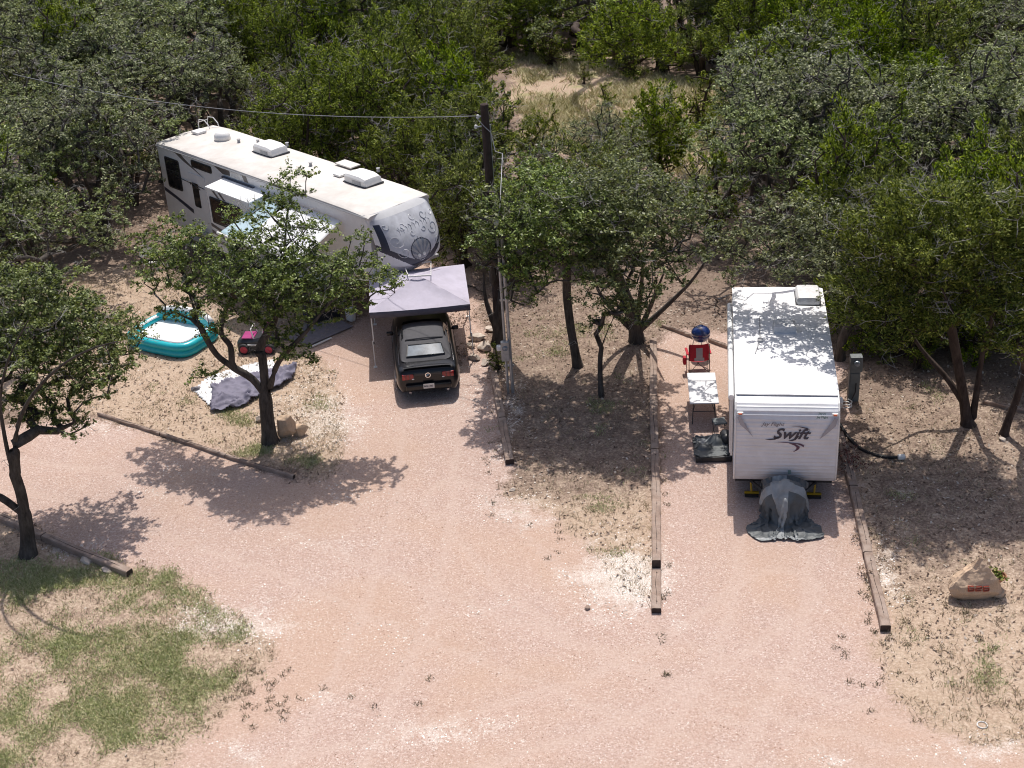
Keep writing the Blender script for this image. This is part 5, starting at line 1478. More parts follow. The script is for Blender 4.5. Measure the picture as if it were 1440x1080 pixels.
# ------------------------------------------------------------------ black convertible
KO = (-2.42, 36.52, .082)
def black_car():
    t = thing('parked_car', 'black two-door convertible with charcoal soft top, parked nose-in under the grey pop-up canopy', 'car', (KO[0], KO[1], 0), KO[2])
    st = [  # y, lower half width, mid half width, shoulder half width, shoulder z, centre z, bottom z
        (.00, .62, .70, .66, .72, .74, .34), (.04, .72, .80, .75, .90, .93, .26), (.12, .80, .88, .80, .97, 1.00, .24), (.40, .86, .93, .84, .97, 1.005, .22), (.9, .88, .945, .86, .95, .99, .2),
        (1.4, .88, .94, .85, .93, .97, .19), (2.2, .88, .93, .84, .91, .94, .18), (3.1, .88, .935, .85, .90, .95, .18), (3.6, .88, .94, .85, .87, .93, .2), (4.2, .85, .92, .80, .80, .86, .22), (4.6, .76, .84, .70, .72, .78, .24), (4.77, .60, .68, .58, .58, .62, .30)]
    rings = []
    for y, wl, wm, ws, zs, zc, zb in st:
        half = [(wl, zb), (wm, zb + .16), (wm + .01, (zb + zs) / 2), (wm - .015, zs - .12), (ws, zs - .02), (ws * .8, zs + (zc - zs) * .45), (ws * .4, zc - .006)]
        R = [(x, y, z) for x, z in half] + [(0, y, zc)] + [(-x, y, z) for x, z in half[::-1]]
        rings.append(R)
    b = MB().loft(rings, caps=True)
    body = b.build('body', M['carpaint'], t, smooth=42)
    sd = body.modifiers.new('soft', 'SUBSURF'); sd.levels = 1; sd.render_levels = 2
    # soft top
    sec = [(.50, .72, .66, .985, .995), (.68, .74, .64, .99, 1.07), (1.10, .755, .62, .985, 1.25), (1.5, .76, .60, .98, 1.355), (1.95, .76, .59, .975, 1.39), (2.40, .75, .58, .965, 1.365), (2.65, .745, .57, .96, 1.30)]
    rg_ = []
    for y, wb, wt, zb, zt in sec:
        hp = [(wb, zb), (wb * .55 + wt * .45 + .02, zb * .45 + zt * .55), (wt, zt - .055), (wt * .7, zt - .015)]
        rg_.append([(x, y, z) for x, z in hp] + [(0, y, zt)] + [(-x, y, z) for x, z in hp[::-1]])
    o = MB().loft(rg_, caps=True).build('soft_top', M['softtop'], t, smooth=50)
    sd = o.modifiers.new('soft', 'SUBSURF'); sd.levels = 1; sd.render_levels = 2
    # rear glass set in the sloping back
    def rg(u, v):
        y = .68 + .40 * v; z = 1.080 + .178 * v + .022
        wdt = .56 - .07 * v
        U = 2 * u - 1
        return (U * wdt, y + .05 * U * U, z - .03 * U * U)
    MB().grid(rg, 14, 6).build('rear_window', M['carglass'], t, smooth=True)
    fr_ = MB(); loop = [rg(i / 14, 0) for i in range(15)] + [rg(1, i / 6) for i in range(1, 7)] + [rg(1 - i / 14, 1) for i in range(1, 15)] + [rg(0, 1 - i / 6) for i in range(1, 7)]
    fr_.tube([Vector(p) + Vector((0, 0, .004)) for p in loop], .018, 5).build('rear_window_trim', M['blackp'], t)
    MB().tube([(x, 1.40 + .06 * (1 - (x / .56) ** 2) * -1, 1.345 - .05 * (x / .56) ** 2) for x in [k * .08 - .56 for k in range(15)]], .022, 5).build('roof_bow', M['softtop'], t)
    for s in (-1, 1):
        MB().prism([(1.4, 1.0), (2.65, .985), (2.48, 1.27), (2.0, 1.33), (1.6, 1.31)], lambda a, bb, d: (s * (.765 - (bb - 1.0) * .5 + d), a, bb), .012).build('side_window', M['glass'], t)
        MB().tube([(s * .80, .42, .985), (s * .79, 1.5, 1.0), (s * .775, 3.0, .99)], .012, 5).build('window_sill_trim', M['chrome'], t)
        mi = MB().bbox((s * 1.0, 2.5, 1.03), (.2, .1, .13), .035).build('mirror', M['carpaint'], t, smooth=True)
        MB().box((s * .9, 2.52, 1.0), (.1, .05, .04)).build('mirror_arm', M['blackp'], mi)
        tl = MB().bbox((s * .585, .055, .765), (.34, .10, .17), .02).build('taillight', M['red'], t, smooth=30)
        for k in (-1, 1): MB().box((s * .585 + k * .057, .0, .765), (.014, .02, .165)).build('divider', M['blackp'], tl)
        MB().bbox((s * .44, .0, .70), (.07, .02, .035), .006).build('reverse_lamp', M['plastic'], tl)
        for y in (.98, 3.7): wheel(t, (s * .83, y, .34), .345, .22, M['alloy'], s)
        MB().tube([(s * .93, .85, .72), (s * .955, 1.6, .70), (s * .955, 2.8, .68), (s * .94, 3.6, .66)], .008, 4).build('side_crease', M['carpaint'], t)
    MB().loft([[(-.70, .16, 1.00), (0, .13, 1.035), (.70, .16, 1.00)], [(-.70, .10, 1.03), (0, .06, 1.065), (.70, .10, 1.03)], [(-.70, .13, 1.035), (0, .10, 1.07), (.70, .13, 1.035)], [(-.70, .22, 1.01), (0, .22, 1.045), (.70, .22, 1.01)]]).build('spoiler', M['carpaint'], t, smooth=60)
    MB().bbox((0, .045, .775), (.82, .06, .18), .02).build('tail_panel', M['blackp'], t)
    MB().bbox((0, -.03, .45), (1.34, .16, .2), .05).build('rear_bumper', M['carpaint'], t, smooth=30)
    pl = MB().bbox((0, -.118, .50), (.32, .012, .155), .004).build('license_plate', M['plate'], t)
    put_text('BKL1362', .072, M['swiftnavy'], pl, Matrix.Translation((-.142, -.126, .475)) @ Matrix.Rotation(math.pi / 2, 4, 'X'), name='plate_number', bold=.002)
    em = MB().lathe([(.060, -.01), (.085, -.006), (.088, .006), (.060, .012)], (0, .005, .79), 22, axis='Y', cap=False)
    em.tube([(-.05, .003, .765), (-.01, -.004, .80), (.035, -.002, .82)], [.012, .022, .008], 5).tube([(-.02, -.002, .80), (-.035, 0, .755)], [.012, .006], 4).tube([(.01, -.002, .80), (.035, 0, .758)], [.012, .006], 4)
    em.build('emblem', M['chrome'], t)
    MB().grid(lambda u, v: ((2 * u - 1) * (.62 - .06 * v), 3.2 - .56 * v + .06 * (1 - (2 * u - 1) ** 2), .945 + .36 * v), 10, 4).build('windscreen', M['glass'], t, smooth=True)
    for s in (-1, 1): MB().tube([(s * .55, .02, .30), (s * .55, -.05, .29)], .04, 10).build('exhaust_tip', M['chrome'], t)
    return t
black_car()

# ------------------------------------------------------------------ pop-up canopy
CPO = (-2.73, 40.35, .061)
def canopy():
    t = thing('pop_up_canopy', 'lavender-grey square pop-up canopy on thin metal legs over the black convertible', 'canopy', (CPO[0], CPO[1], 0), CPO[2])
    h, ze, zp = 1.52, 1.86, 2.30
    b = MB(); n = 14
    for k in range(4):
        a0 = [(-h, -h), (h, -h), (h, h), (-h, h)][k]; a1 = [(h, -h), (h, h), (-h, h), (-h, -h)][k]
        def P(u, v):
            x = (a0[0] + (a1[0] - a0[0]) * u) * (1 - v); y = (a0[1] + (a1[1] - a0[1]) * u) * (1 - v)
            e = 4 * u * (1 - u)
            sag = -.055 * e * math.sin(math.pi * min(1, v * 1.0)) ** 1 - .03 * e * (1 - v)
            wr = .012 * math.sin(u * 17 + v * 9 + k) * (1 - v) * math.sin(math.pi * v)
            return (x, y, ze + (zp - ze) * v ** .92 + sag + wr)
        b.grid(P, n, n)
    b.build('roof_fabric', M['canopy'], t, smooth=True, weld=True)
    v = MB()
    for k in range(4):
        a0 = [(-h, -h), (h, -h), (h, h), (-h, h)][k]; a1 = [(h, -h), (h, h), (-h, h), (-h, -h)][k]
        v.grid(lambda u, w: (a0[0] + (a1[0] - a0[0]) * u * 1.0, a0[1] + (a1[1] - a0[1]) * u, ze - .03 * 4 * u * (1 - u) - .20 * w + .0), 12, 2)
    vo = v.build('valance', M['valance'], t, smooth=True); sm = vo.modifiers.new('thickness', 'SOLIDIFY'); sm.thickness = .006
    for sx in (-1, 1):
        for sy in (-1, 1):
            lg = MB().box((sx * (h - .04), sy * (h - .04), 1.3), (.035, .035, 1.1)).box((sx * (h - .01), sy * (h - .01), .45), (.028, .028, .9)).box((sx * (h - .01), sy * (h - .01), .012), (.11, .11, .02)).build('leg', M['plastic'], t)
            MB().bbox((sx * (h - .03), sy * (h - .03), .82), (.06, .06, .09), .01).build('leg_bracket', M['blackp'], lg)
    tr = MB()
    for sx in (-1, 1):
        for ax in (0, 1):
            a, c = (-h + .04, h - .04)
            for i in range(4):
                p, q = a + (c - a) * i / 4, a + (c - a) * (i + 1) / 4
                zz = (1.80, 1.69) if i % 2 else (1.69, 1.80)
                e = sx * (h - .05)
                tr.tube([((p, e) if ax == 0 else (e, p)) + (zz[0],), ((q, e) if ax == 0 else (e, q)) + (zz[1],)], .011, 4)
                tr.tube([((p, e) if ax == 0 else (e, p)) + (zz[1],), ((q, e) if ax == 0 else (e, q)) + (zz[0],)], .011, 4)
    tr.tube([(0, 0, 1.4), (0, 0, zp - .03)], .02, 6)
    tr.build('truss', M['plastic'], t)
    return t
canopy()
# white tube frame lying on the canopy near the trailer's nose
p1, p2, p3, p4 = g(567, 371, 2.14), g(606, 368, 2.10), g(606, 387, 2.33), g(575, 389, 2.33)
fo = MB().tube([p1, p4, p3, p2, p1], .016, 6)
ob = fo.tube([p4, p3], .026, 6).build('tube_frame', M['plastic'], None)
tagp(ob, 'thin white tube frame lying on the back of the grey canopy roof', 'metal frame')
# ------------------------------------------------------------------ timbers edging the pads
def tie(p, q, w, h, label, name='railroad_tie', z0=0.0, grp='railroad ties edging the pads'):
    p, q = np.array(p[:2]), np.array(q[:2])
    c = (p + q) / 2; d = q - p; L = np.linalg.norm(d); a = math.atan2(d[1], d[0])
    r = random.Random(hash((round(p[0], 2), round(q[1], 2))) % 9999)
    b = MB(); n = 10
    rings = []
    for i in range(n + 1):
        x = -L / 2 + L * i / n
        j = lambda: r.uniform(-.010, .010)
        ch = .022
        rings.append([(x, -w / 2 + j(), -.05), (x, -w / 2 + j(), h - ch), (x, -w / 2 + ch + j(), h + j() * .5), (x, w / 2 - ch + j(), h + j() * .5), (x, w / 2 + j(), h - ch), (x, w / 2 + j(), -.05)])
    b.loft(rings, closed=True)
    for ring_, e in ((rings[0], -1), (rings[-1], 1)):
        b.add(ring_, [tuple(range(6))], 1)
    # a long drying crack on top and two bolt holes
    b.tube([(-L * .42, .01, h + .0015), (-L * .1, -.02, h + .002), (L * .2, .015, h + .0015), (L * .4, 0, h + .0015)], [.003, .007, .006, .003], 3, 1)
    for s in (-.38, .33): b.lathe([(.018, 0), (.016, .004)], (L * s, .01, h + .001), 8, 1)
    o = b.build(name, [M['timber'], M['timberend']], None)
    o.location = (c[0], c[1], z0); o.rotation_euler = (0, 0, a)
    tagp(o, label, 'timber', grp)
    return o
W_, H_ = .22, .18
# between the two pads: from the oak down to the drive
ys = [(919, 478), (919, 560), (921, 634), (923, 708), (923, 800), (923, 858)]
lab = ['mossy railroad tie beside the big oak, farthest in the row left of the short trailer', 'leaf-shaded railroad tie left of the white folding table', 'half shaded railroad tie left of the dark tote', 'raised railroad tie with dark end beside the white gravel patch', 'short pale railroad tie, nearest in the row left of the short trailer']
for i in range(5):
    p, q = g(*ys[i], .1), g(*ys[i + 1], .1)
    d = (q - p) / np.linalg.norm(q - p)
    tie(p + d * .02, q - d * .02, W_, (H_ if i != 3 else H_ + .16) if i < 4 else .14, lab[i])
# right of the short trailer
ys = [(1180, 610), (1200, 686), (1221, 780), (1246, 884)]
lab = ['railroad tie beside the red-brown weeds right of the short trailer', 'grey weathered railroad tie in the middle of the row right of the short trailer', 'reddish brown railroad tie nearest the camera, left of the painted boulder']
for i in range(3):
    p, q = g(*ys[i], .1), g(*ys[i + 1], .1); d = (q - p) / np.linalg.norm(q - p)
    tie(p + d * .015, q - d * .015, W_, H_, lab[i])
# right of the car
ys = [(694, 524), (706, 590), (717, 650)]
lab = ['pale railroad tie right of the black car, beside the grey meter conduits', 'shaded railroad tie right of the black car, at the drive end']
for i in range(2):
    p, q = g(*ys[i], .1), g(*ys[i + 1], .1); d = (q - p) / np.linalg.norm(q - p)
    tie(p + d * .015, q - d * .015, W_, H_, lab[i])
# left site: thin dark timbers
ys = [(138, 582), (226, 610), (318, 641), (414, 671)]
lab = ['thin dark landscape timber at the far left end of the row below the pool', 'thin dark landscape timber in the middle of the row below the grey tarp', 'thin dark landscape timber ending near the drive below the forked oak']
for i in range(3):
    p, q = g(*ys[i], .05), g(*ys[i + 1], .05); d = (q - p) / np.linalg.norm(q - p)
    tie(p + d * .01, q - d * .01, .10, .11, lab[i], 'landscape_timber', grp='thin landscape timbers of the left site')
ys = [(-60, 700), (62, 755), (183, 806)]
lab = ['dark railroad tie running behind the lower left oak trunk', 'pale-topped railroad tie by the lower left oak']
for i in range(2):
    p, q = g(*ys[i], .08), g(*ys[i + 1], .08); d = (q - p) / np.linalg.norm(q - p)
    tie(p + d * .01, q - d * .01, .2, .17, lab[i])
tie(g(932, 458, .05), g(976, 474, .05), .10, .12, 'thin dark timber on the ground left of the blue grill', 'landscape_timber', grp='thin dark timbers behind the short trailer site')
tie(g(997, 478, .05), g(1024, 488, .05), .10, .12, 'thin dark timber on the ground between the blue grill and the short trailer', 'landscape_timber', grp='thin dark timbers behind the short trailer site')
tie(g(1384, 566, .05), g(1445, 580, .05), .12, .14, 'dark timber on the ground behind the twin-trunk juniper at right', 'landscape_timber', grp='thin dark timbers behind the short trailer site')

# ------------------------------------------------------------------ utility pole, wires, meter conduits
def pole():
    b = g(703, 482, 0); top = 7.7
    t = thing('utility_pole', 'dark brown wooden utility pole rising from the trees behind the oaks', 'utility pole', (b[0], b[1], 0))
    MB().tube([(0, 0, -.2), (.02, 0, 3), (0, 0, 6), (-.02, 0, top)], [.16, .145, .13, .115], 12).build('shaft', M['pole'], t, smooth=40)
    MB().lathe([(.118, top - .02), (.12, top), (.05, top + .03)], (-.02, 0, 0), 12).build('pole_cap', M['pole'], t)
    for z, x in ((top - .35, -.22), (top - .65, -.30)):
        br = MB().tube([(-.08, 0, z), (x, -.05, z)], .02, 6).build('bracket', M['steel'], t)
        MB().lathe([(.03, 0), (.055, .03), (.035, .06), (.05, .09), (.02, .12)], (x, -.05, z - .05), 10).build('insulator', M['plastic'], br, smooth=True)
    MB().tube([(.12, -.05, top - .6), (.12, -.05, 3)], .018, 5).build('ground_wire_guard', M['steel'], t)
    return (b[0], b[1], top)
PX, PY, PT = pole()
def wire(name, a, b, sag, r, label, mat):
    P = [tuple(np.array(a) + (np.array(b) - np.array(a)) * k / 24 - np.array([0, 0, sag * 4 * (k / 24) * (1 - k / 24)])) for k in range(25)]
    o = MB().tube(P, r, 5).build(name, mat, None, smooth=True); tagp(o, label, 'wire'); return o
M['wire'] = M_('bare_aluminium_wire', (0.30, 0.30, 0.31), 0.45, metal=.3)
far = gy(18, 104, 52.0)
wire('power_line', (PX - .28, PY - .05, PT - .32), far, .55, .011, 'thin pale power line running left from the utility pole above the long trailer', M['wire'])
mb_ = g(719, 553, 0)
mtop = 5.35
o = MB().tube([(PX - .28, PY - .05, PT - .36), (PX - .05, PY - .2, PT - .60), (PX + .12, PY - .3, PT - .75), (PX + .22, PY - .4, PT - 1.3), (mb_[0] + .16, PY - 1.2, 6.6), (mb_[0] + .0, mb_[1] + .25, mtop + .4), (mb_[0] - .08, mb_[1] + .02, mtop + .1)], .013, 5).build('service_drop', M['wire'], None, smooth=True)
tagp(o, 'pale service cable hanging from the utility pole down to the meter conduits', 'wire')
def meter():
    t = thing('electric_meter_post', 'tall grey conduit pair with meter box right of the black car', 'meter post', (mb_[0], mb_[1], 0))
    MB().tube([(-.09, 0, 0), (-.12, 0, mtop)], .038, 8).build('conduit', M['steel'], t, smooth=40)
    MB().tube([(.05, 0, 0), (.0, .02, mtop - .35)], .05, 8).build('conduit', M['steel'], t, smooth=40)
    MB().lathe([(.05, -.05), (.085, 0), (.07, .08), (.02, .12)], (-.12, 0, mtop), 12).build('weatherhead', M['plastic'], t, smooth=True)
    bx = MB().bbox((-.10, -.10, 1.45), (.24, .14, .62), .02).build('meter_box', M['steel'], t)
    MB().lathe([(.085, -.05), (.085, .0), (.06, .05), (.01, .06)], (-.10, -.17, 1.56), 14, rot=Matrix.Rotation(math.pi / 2, 3, 'X')).build('meter_dial', M['carglass'], bx)
    MB().bbox((-.28, -.08, 1.55), (.13, .14, .16), .03).build('junction_box', M['plastic'], t)
    MB().box((-.02, .03, .9), (.3, .04, .05)).box((-.04, .03, 3.0), (.26, .04, .05)).build('strut', M['steel'], t)
meter()

# ------------------------------------------------------------------ rocks
def rock(name, c, size, seed, label, mat, flat=.0, rz=0.0, poly=None, rough=False, cat='rock', grp=None):
    r = np.random.RandomState(seed)
    bm = bmesh.new(); bmesh.ops.create_icosphere(bm, subdivisions=5 if rough else 4, radius=1)
    V = np.array([v.co for v in bm.verts]); F = [[v.index for v in f.verts] for f in bm.faces]; bm.free()
    for _ in range(15):
        d = r.normal(0, 1, 3); d /= np.linalg.norm(d); h = r.uniform(.5, .82)
        s = V @ d; V = V - np.maximum(s - h, 0)[:, None] * d
    for k, am in ((2.2, .06), (5, .03), (11, .02)):
        ph = r.rand(3) * 6
        V = V * (1 + am * (np.sin(V[:, 0] * k + ph[0]) * np.sin(V[:, 1] * k + ph[1]) + np.sin(V[:, 2] * k + ph[2]) * .6))[:, None]
    if poly: V = poly(V)
    if rough:
        for _ in range(16):
            d = r.normal(0, 1, 3); d[2] = abs(d[2]) * .6; d /= np.linalg.norm(d); s = V @ d; h = s.max() * r.uniform(.90, .985)
            V = V - np.maximum(s - h, 0)[:, None] * d
        for k, am in ((7, .030), (15, .018), (29, .012)):
            ph = r.rand(3) * 6
            V = V + am * (np.sin(V * k + ph) * np.sin(V[:, [1, 2, 0]] * k * 1.3 + ph[::-1]))
    V = V * np.array(size) * .5
    V[:, 2] -= V[:, 2].min() + size[2] * .08
    me = bpy.data.meshes.new(name); me.from_pydata(V.tolist(), [], F); me.materials.append(mat); me.update()
    me.polygons.foreach_set('use_smooth', np.ones(len(F), bool)); me.set_sharp_from_angle(angle=math.radians(18 if rough else 28))
    o = bpy.data.objects.new(name, me); COL.objects.link(o); o.location = c; o.rotation_euler = (0, 0, rz)
    tagp(o, label, cat, grp)
    return o
p = g(1366, 836, 0)
BOULDER = thing('painted_boulder', 'tan triangular boulder with a red-orange painted site number, at lower right', 'boulder', (p[0], p[1], 0))
def tri(V):
    V = V.copy(); k = (V[:, 2] + 1) / 2
    kk = ((V[:, 2] + .75) / 1.5).clip(0, 1); V[:, 0] = np.clip(V[:, 0] * 1.5, -1, 1) * (1.12 - .86 * kk) + .26 * kk - .06; V[:, 1] *= (1.05 - .55 * kk); return V
bo = rock('stone', (0, 0, 0), (1.30, .70, 1.22), 4, None, M['rock'], poly=tri, rough=True); bo.parent = BOULDER
for k in ('category',):
    if k in bo: del bo[k]
def on_rock(x, z, out=.012):
    me = bo.data; best = None
    dg = bpy.context.evaluated_depsgraph_get()
    hit, loc, nor, idx = bo.ray_cast(Vector((x, -3, z)), Vector((0, 1, 0)))
    return (loc + Vector((0, -out, 0))) if hit else None
bpy.context.view_layer.update()
strokes = []     # painted site number, three hand-painted digits "826"-like blocks of one brush
def digit(segs, x0, w, h, z0):
    for s in segs: strokes.append([(x0 + a * w, z0 + bb * h) for a, bb in s])
O8 = [[(0, 0), (0, 1), (1, 1), (1, 0), (0, 0)], [(0, .5), (1, .5)]]
O2 = [[(0, 1), (1, 1), (1, .5), (0, .5), (0, 0), (1, 0)]]
O6 = [[(1, 1), (0, 1), (0, 0), (1, 0), (1, .5), (0, .5)]]
digit(O6, -.20, .12, .11, .34); digit(O2, -.03, .12, .11, .33); digit(O6, .14, .12, .11, .32)
pb = MB()
for s in strokes:
    dense = []
    for a, b_ in zip(s[:-1], s[1:]):
        for k in range(5): dense.append((a[0] + (b_[0] - a[0]) * k / 4, a[1] + (b_[1] - a[1]) * k / 4))
    P = [on_rock(x, z) for x, z in dense]; P = [q for i, q in enumerate(P) if q is not None and (i == 0 or P[i - 1] is None or (q - P[i - 1]).length > .001)]
    if len(P) > 1: pb.tube(P, .017, 4)
pb.build('painted_number', M['redpaint'], BOULDER)
p = g(1399, 834, 0)
rock('small_rock', (p[0], p[1] - .05, 0), (.5, .4, .36), 9, 'small tan rock under the plant pot, against the painted boulder', M['rock'])
p2 = g(1347, 838, 0); rock('small_rock', (p2[0], p2[1], 0), (.09, .08, .07), 3, 'fist-sized pale stone in front of the painted boulder', M['rockw'])
# potted plant perched on the small rock
pt = thing('potted_plant', 'small green plant in a shallow clay pot perched beside the painted boulder', 'potted plant', (p[0] - .0, p[1] - .02, .33))
MB().lathe([(.08, 0), (.13, .07), (.19, .15), (.205, .16), (.205, .18), (.18, .18), (.17, .13)], n=20, cap=True).build('pot', M['terracotta'], pt, smooth=40)
rg5 = np.random.RandomState(2); C5 = rg5.normal(0, 1, (26, 3)) * (.085, .085, .04) + (0, 0, .22)
LV5 = oak_leaves(rg5, C5, 12, .045, .035); np_mesh('foliage', LV5, np.arange(len(LV5)).reshape(-1, 4), M['juniper'], pt)
# stones by the forked oak and along the drive
p = g(404, 616, 0); rock('standing_rock', (p[0], p[1], 0), (.62, .45, 1.0), 21, 'tall tan standing rock right of the forked oak trunk', M['rock'])
p = g(366, 592, 0); rock('small_rock', (p[0], p[1], 0), (.42, .34, .28), 22, 'pale pinkish rock left of the forked oak trunk', M['rockw'])
p = g(424, 612, 0); rock('small_rock', (p[0], p[1], 0), (.5, .4, .45), 23, 'mossy grey rock right of the tall standing rock', M['rock'])
rk = np.random.RandomState(5)
spots = [((672, 478), .5, 'uppermost pale rock in the rubble right of the black car'), ((683, 492), .55, 'broad pale rock at the middle of the rubble right of the black car'), ((668, 505), .42, 'flat rock at the foot of the rubble, closest to the black car'), ((690, 466), .4, 'shaded rock nearest the dark trunks behind the rubble'), ((684, 512), .36, 'small rock above the pale railroad tie'), ((662, 488), .3, 'small rock by the canopy leg right of the black car')]
for i, (q, s, l) in enumerate(spots):
    p = g(*q); rock('rubble_rock', (p[0], p[1], 0), (s * 1.2, s, s * .6), 40 + i, l, M['rockw'], rz=i * 1.1, grp='rocks heaped right of the black car')
spots = [((1165, 528 + 0), .3, ''), ((1350, 512), .35, 'grey stone under the junipers at right'), ((720, 690), .18, 'small stone at the drive end of the tie row right of the black car'), ((700, 372), .5, 'pale rock in the brush right of the canopy'), ((722, 360), .45, 'low pale rock behind the canopy corner'), ((1410, 620), .22, 'pale stone at the leaning stem near the right edge'), ((826, 856), .16, 'lone dark clod on the drive left of the short pale tie')]
for i, (q, s, l) in enumerate(spots):
    if not l: continue
    p = g(*q); rock('small_rock', (p[0], p[1], 0), (s * 1.2, s, s * .55), 60 + i, l, M['rockw'] if i != 6 else M['timber'], rz=i * 1.7)
for i, (q, l) in enumerate([((122, 790), 'left of two pale stones under the lower left railroad tie'), ((150, 803), 'right of two pale stones under the lower left railroad tie')]):
    p = g(*q); rock('small_rock', (p[0], p[1], 0), (.5, .3, .12), 80 + i, l, M['rockw'], rz=-.6)

# ------------------------------------------------------------------ things on the left site
def pool():
    c = g(243, 472, .2)
    t = thing('inflatable_pool', 'teal and white inflatable kiddie pool with a raised back, under the forked oak', 'pool', (c[0], c[1], 0), -.52)
    hx, hy = 1.2, .88
    def rr(s, n=40):
        P = []
        for k in range(n):
            a = 2 * math.pi * k / n; ca, sa = math.cos(a), math.sin(a)
            e = .42
            P.append((math.copysign(abs(ca) ** e, ca) * hx * s[0], math.copysign(abs(sa) ** e, sa) * hy * s[1]))
        return P
    def ringtube(z, r, m, name, sc=1.0, lift=None):
        P = rr((sc, sc)); b = MB(); rings = []
        for i, (x, y) in enumerate(P):
            dx, dy = x / math.hypot(x, y), y / math.hypot(x, y)
            zz = z + (lift(x, y) if lift else 0)
            rings.append([(x + dx * math.cos(a) * r, y + dy * math.cos(a) * r, zz + math.sin(a) * r * .9) for a in [2 * math.pi * k / 10 for k in range(10)]])
        b.loft(rings + [rings[0]], closed=True); return b.build(name, m, t, smooth=True)
    ringtube(.13, .16, M['teal'], 'lower_ring'); ringtube(.33, .155, M['teal'], 'upper_ring', .995)
    back = lambda x, y: .30 * max(0, min(1, (y - .25) / .5)) if True else 0
    # raised backrest: teal inside, white on top
    b = MB(); rings = []
    for k in range(15):
        x = -1.1 + 2.2 * k / 14; y = .86 - .12 * abs(x) ** 3; h = .30 * math.sin(math.pi * (k + .5) / 15) ** .4
        rings.append([(x, y - .16, .42), (x, y - .12, .42 + h), (x, y + .10, .42 + h), (x, y + .14, .42)])
    b.loft(rings, closed=True, caps=True); b.build('backrest', M['teal'], t, smooth=50)
    b = MB(); b.tube([(-1.08 + 2.16 * k / 14, .85 - .12 * abs(-1.08 + 2.16 * k / 14) ** 3, .46 + .29 * math.sin(math.pi * (k + .5) / 15) ** .4) for k in range(15)], .10, 8); b.build('top_roll', M['vinylw'], t, smooth=True)
    MB().grid(lambda u, v: ((2 * u - 1) * 1.12, (2 * v - 1) * .76, .30 + .012 * math.sin(u * 20) * math.sin(v * 16)), 20, 14).build('floor', M['vinylw'], t, smooth=True)  # white vinyl floor; its white also stands in for glare on water
    b = MB(); P = rr((.90, .87)); b.loft([[(x, y, .47 - .05 * k) for x, y in P + [P[0]]] for k in range(2)] + [[(x * 1.08, y * 1.10, .475) for x, y in P + [P[0]]]]); b.build('rim_band', M['vinylw'], t, smooth=True)
pool()
def cloth(name, outline_px, mat, label, z=.02, amp=.05, seed=0, cat='tarp', res=.07):
    P = np.array([g(px, py, 0)[:2] for px, py in outline_px])
    x0, y0 = P.min(0) - .05; x1, y1 = P.max(0) + .05
    xs = np.arange(x0, x1, res); ys = np.arange(y0, y1, res)
    X, Y = np.meshgrid(xs, ys)
    wx, wy = warp(X, Y, .06, .5, seed)
    ins = pip(wx, wy, P)
    ux, uy = warp(X, Y, .30, .9, seed + 2)
    ca, sa = math.cos(.5), math.sin(.5)
    a1 = 1 - np.abs(2 * fnoise((ux * ca + uy * sa) * 1.0, (-ux * sa + uy * ca) * 3.2, .9, seed, 2) - 1)
    a2 = 1 - np.abs(2 * fnoise((ux * sa + uy * ca) * 2.6, (ux * ca - uy * sa) * .9, .8, seed + 5, 2) - 1)
    a3 = 1 - np.abs(2 * fnoise(X, Y, .35, seed + 4, 2) - 1)
    Z = z + amp * (.7 * a1 ** 7 + .5 * a2 ** 7 + .25 * a3 ** 4) + .02
    idx = np.arange(X.size).reshape(X.shape)
    Q = np.stack([idx[:-1, :-1], idx[:-1, 1:], idx[1:, 1:], idx[1:, :-1]], -1).reshape(-1, 4)
    Q = Q[ins.reshape(-1)[Q].all(1)]
    used = np.unique(Q); rm = np.full(X.size, -1); rm[used] = np.arange(len(used))
    c = P.mean(0)
    V = np.stack([X - c[0], Y - c[1], Z], -1).reshape(-1, 3)[used]
    o = np_mesh(name, V, rm[Q], mat, smooth=True); o.location = (c[0], c[1], 0)
    sm = o.modifiers.new('thickness', 'SOLIDIFY'); sm.thickness = .006
    tagp(o, label, cat); return o
cloth('white_sheet', [(269, 550), (290, 532), (330, 518), (388, 505), (392, 524), (330, 545), (304, 560), (293, 575)], M['tarpw'], 'white sheet spread on the dirt under the grey tarp, left of the forked oak', .015, .03, 2)
cloth('grey_tarp', [(299, 549), (318, 538), (352, 530), (388, 521), (419, 513), (417, 533), (398, 546), (372, 557), (345, 573), (318, 580), (296, 581)], M['tarpg'], 'crumpled lavender-grey tarp spread on the ground behind the forked oak', .05, .20, 5, res=.045)
p = g(276, 549, 0); rock('rolled_edge', (p[0], p[1], 0), (.42, .3, .2), 31, 'grey bundle at the left corner of the white sheet', M['mat'], rz=.6, cat='bundle')
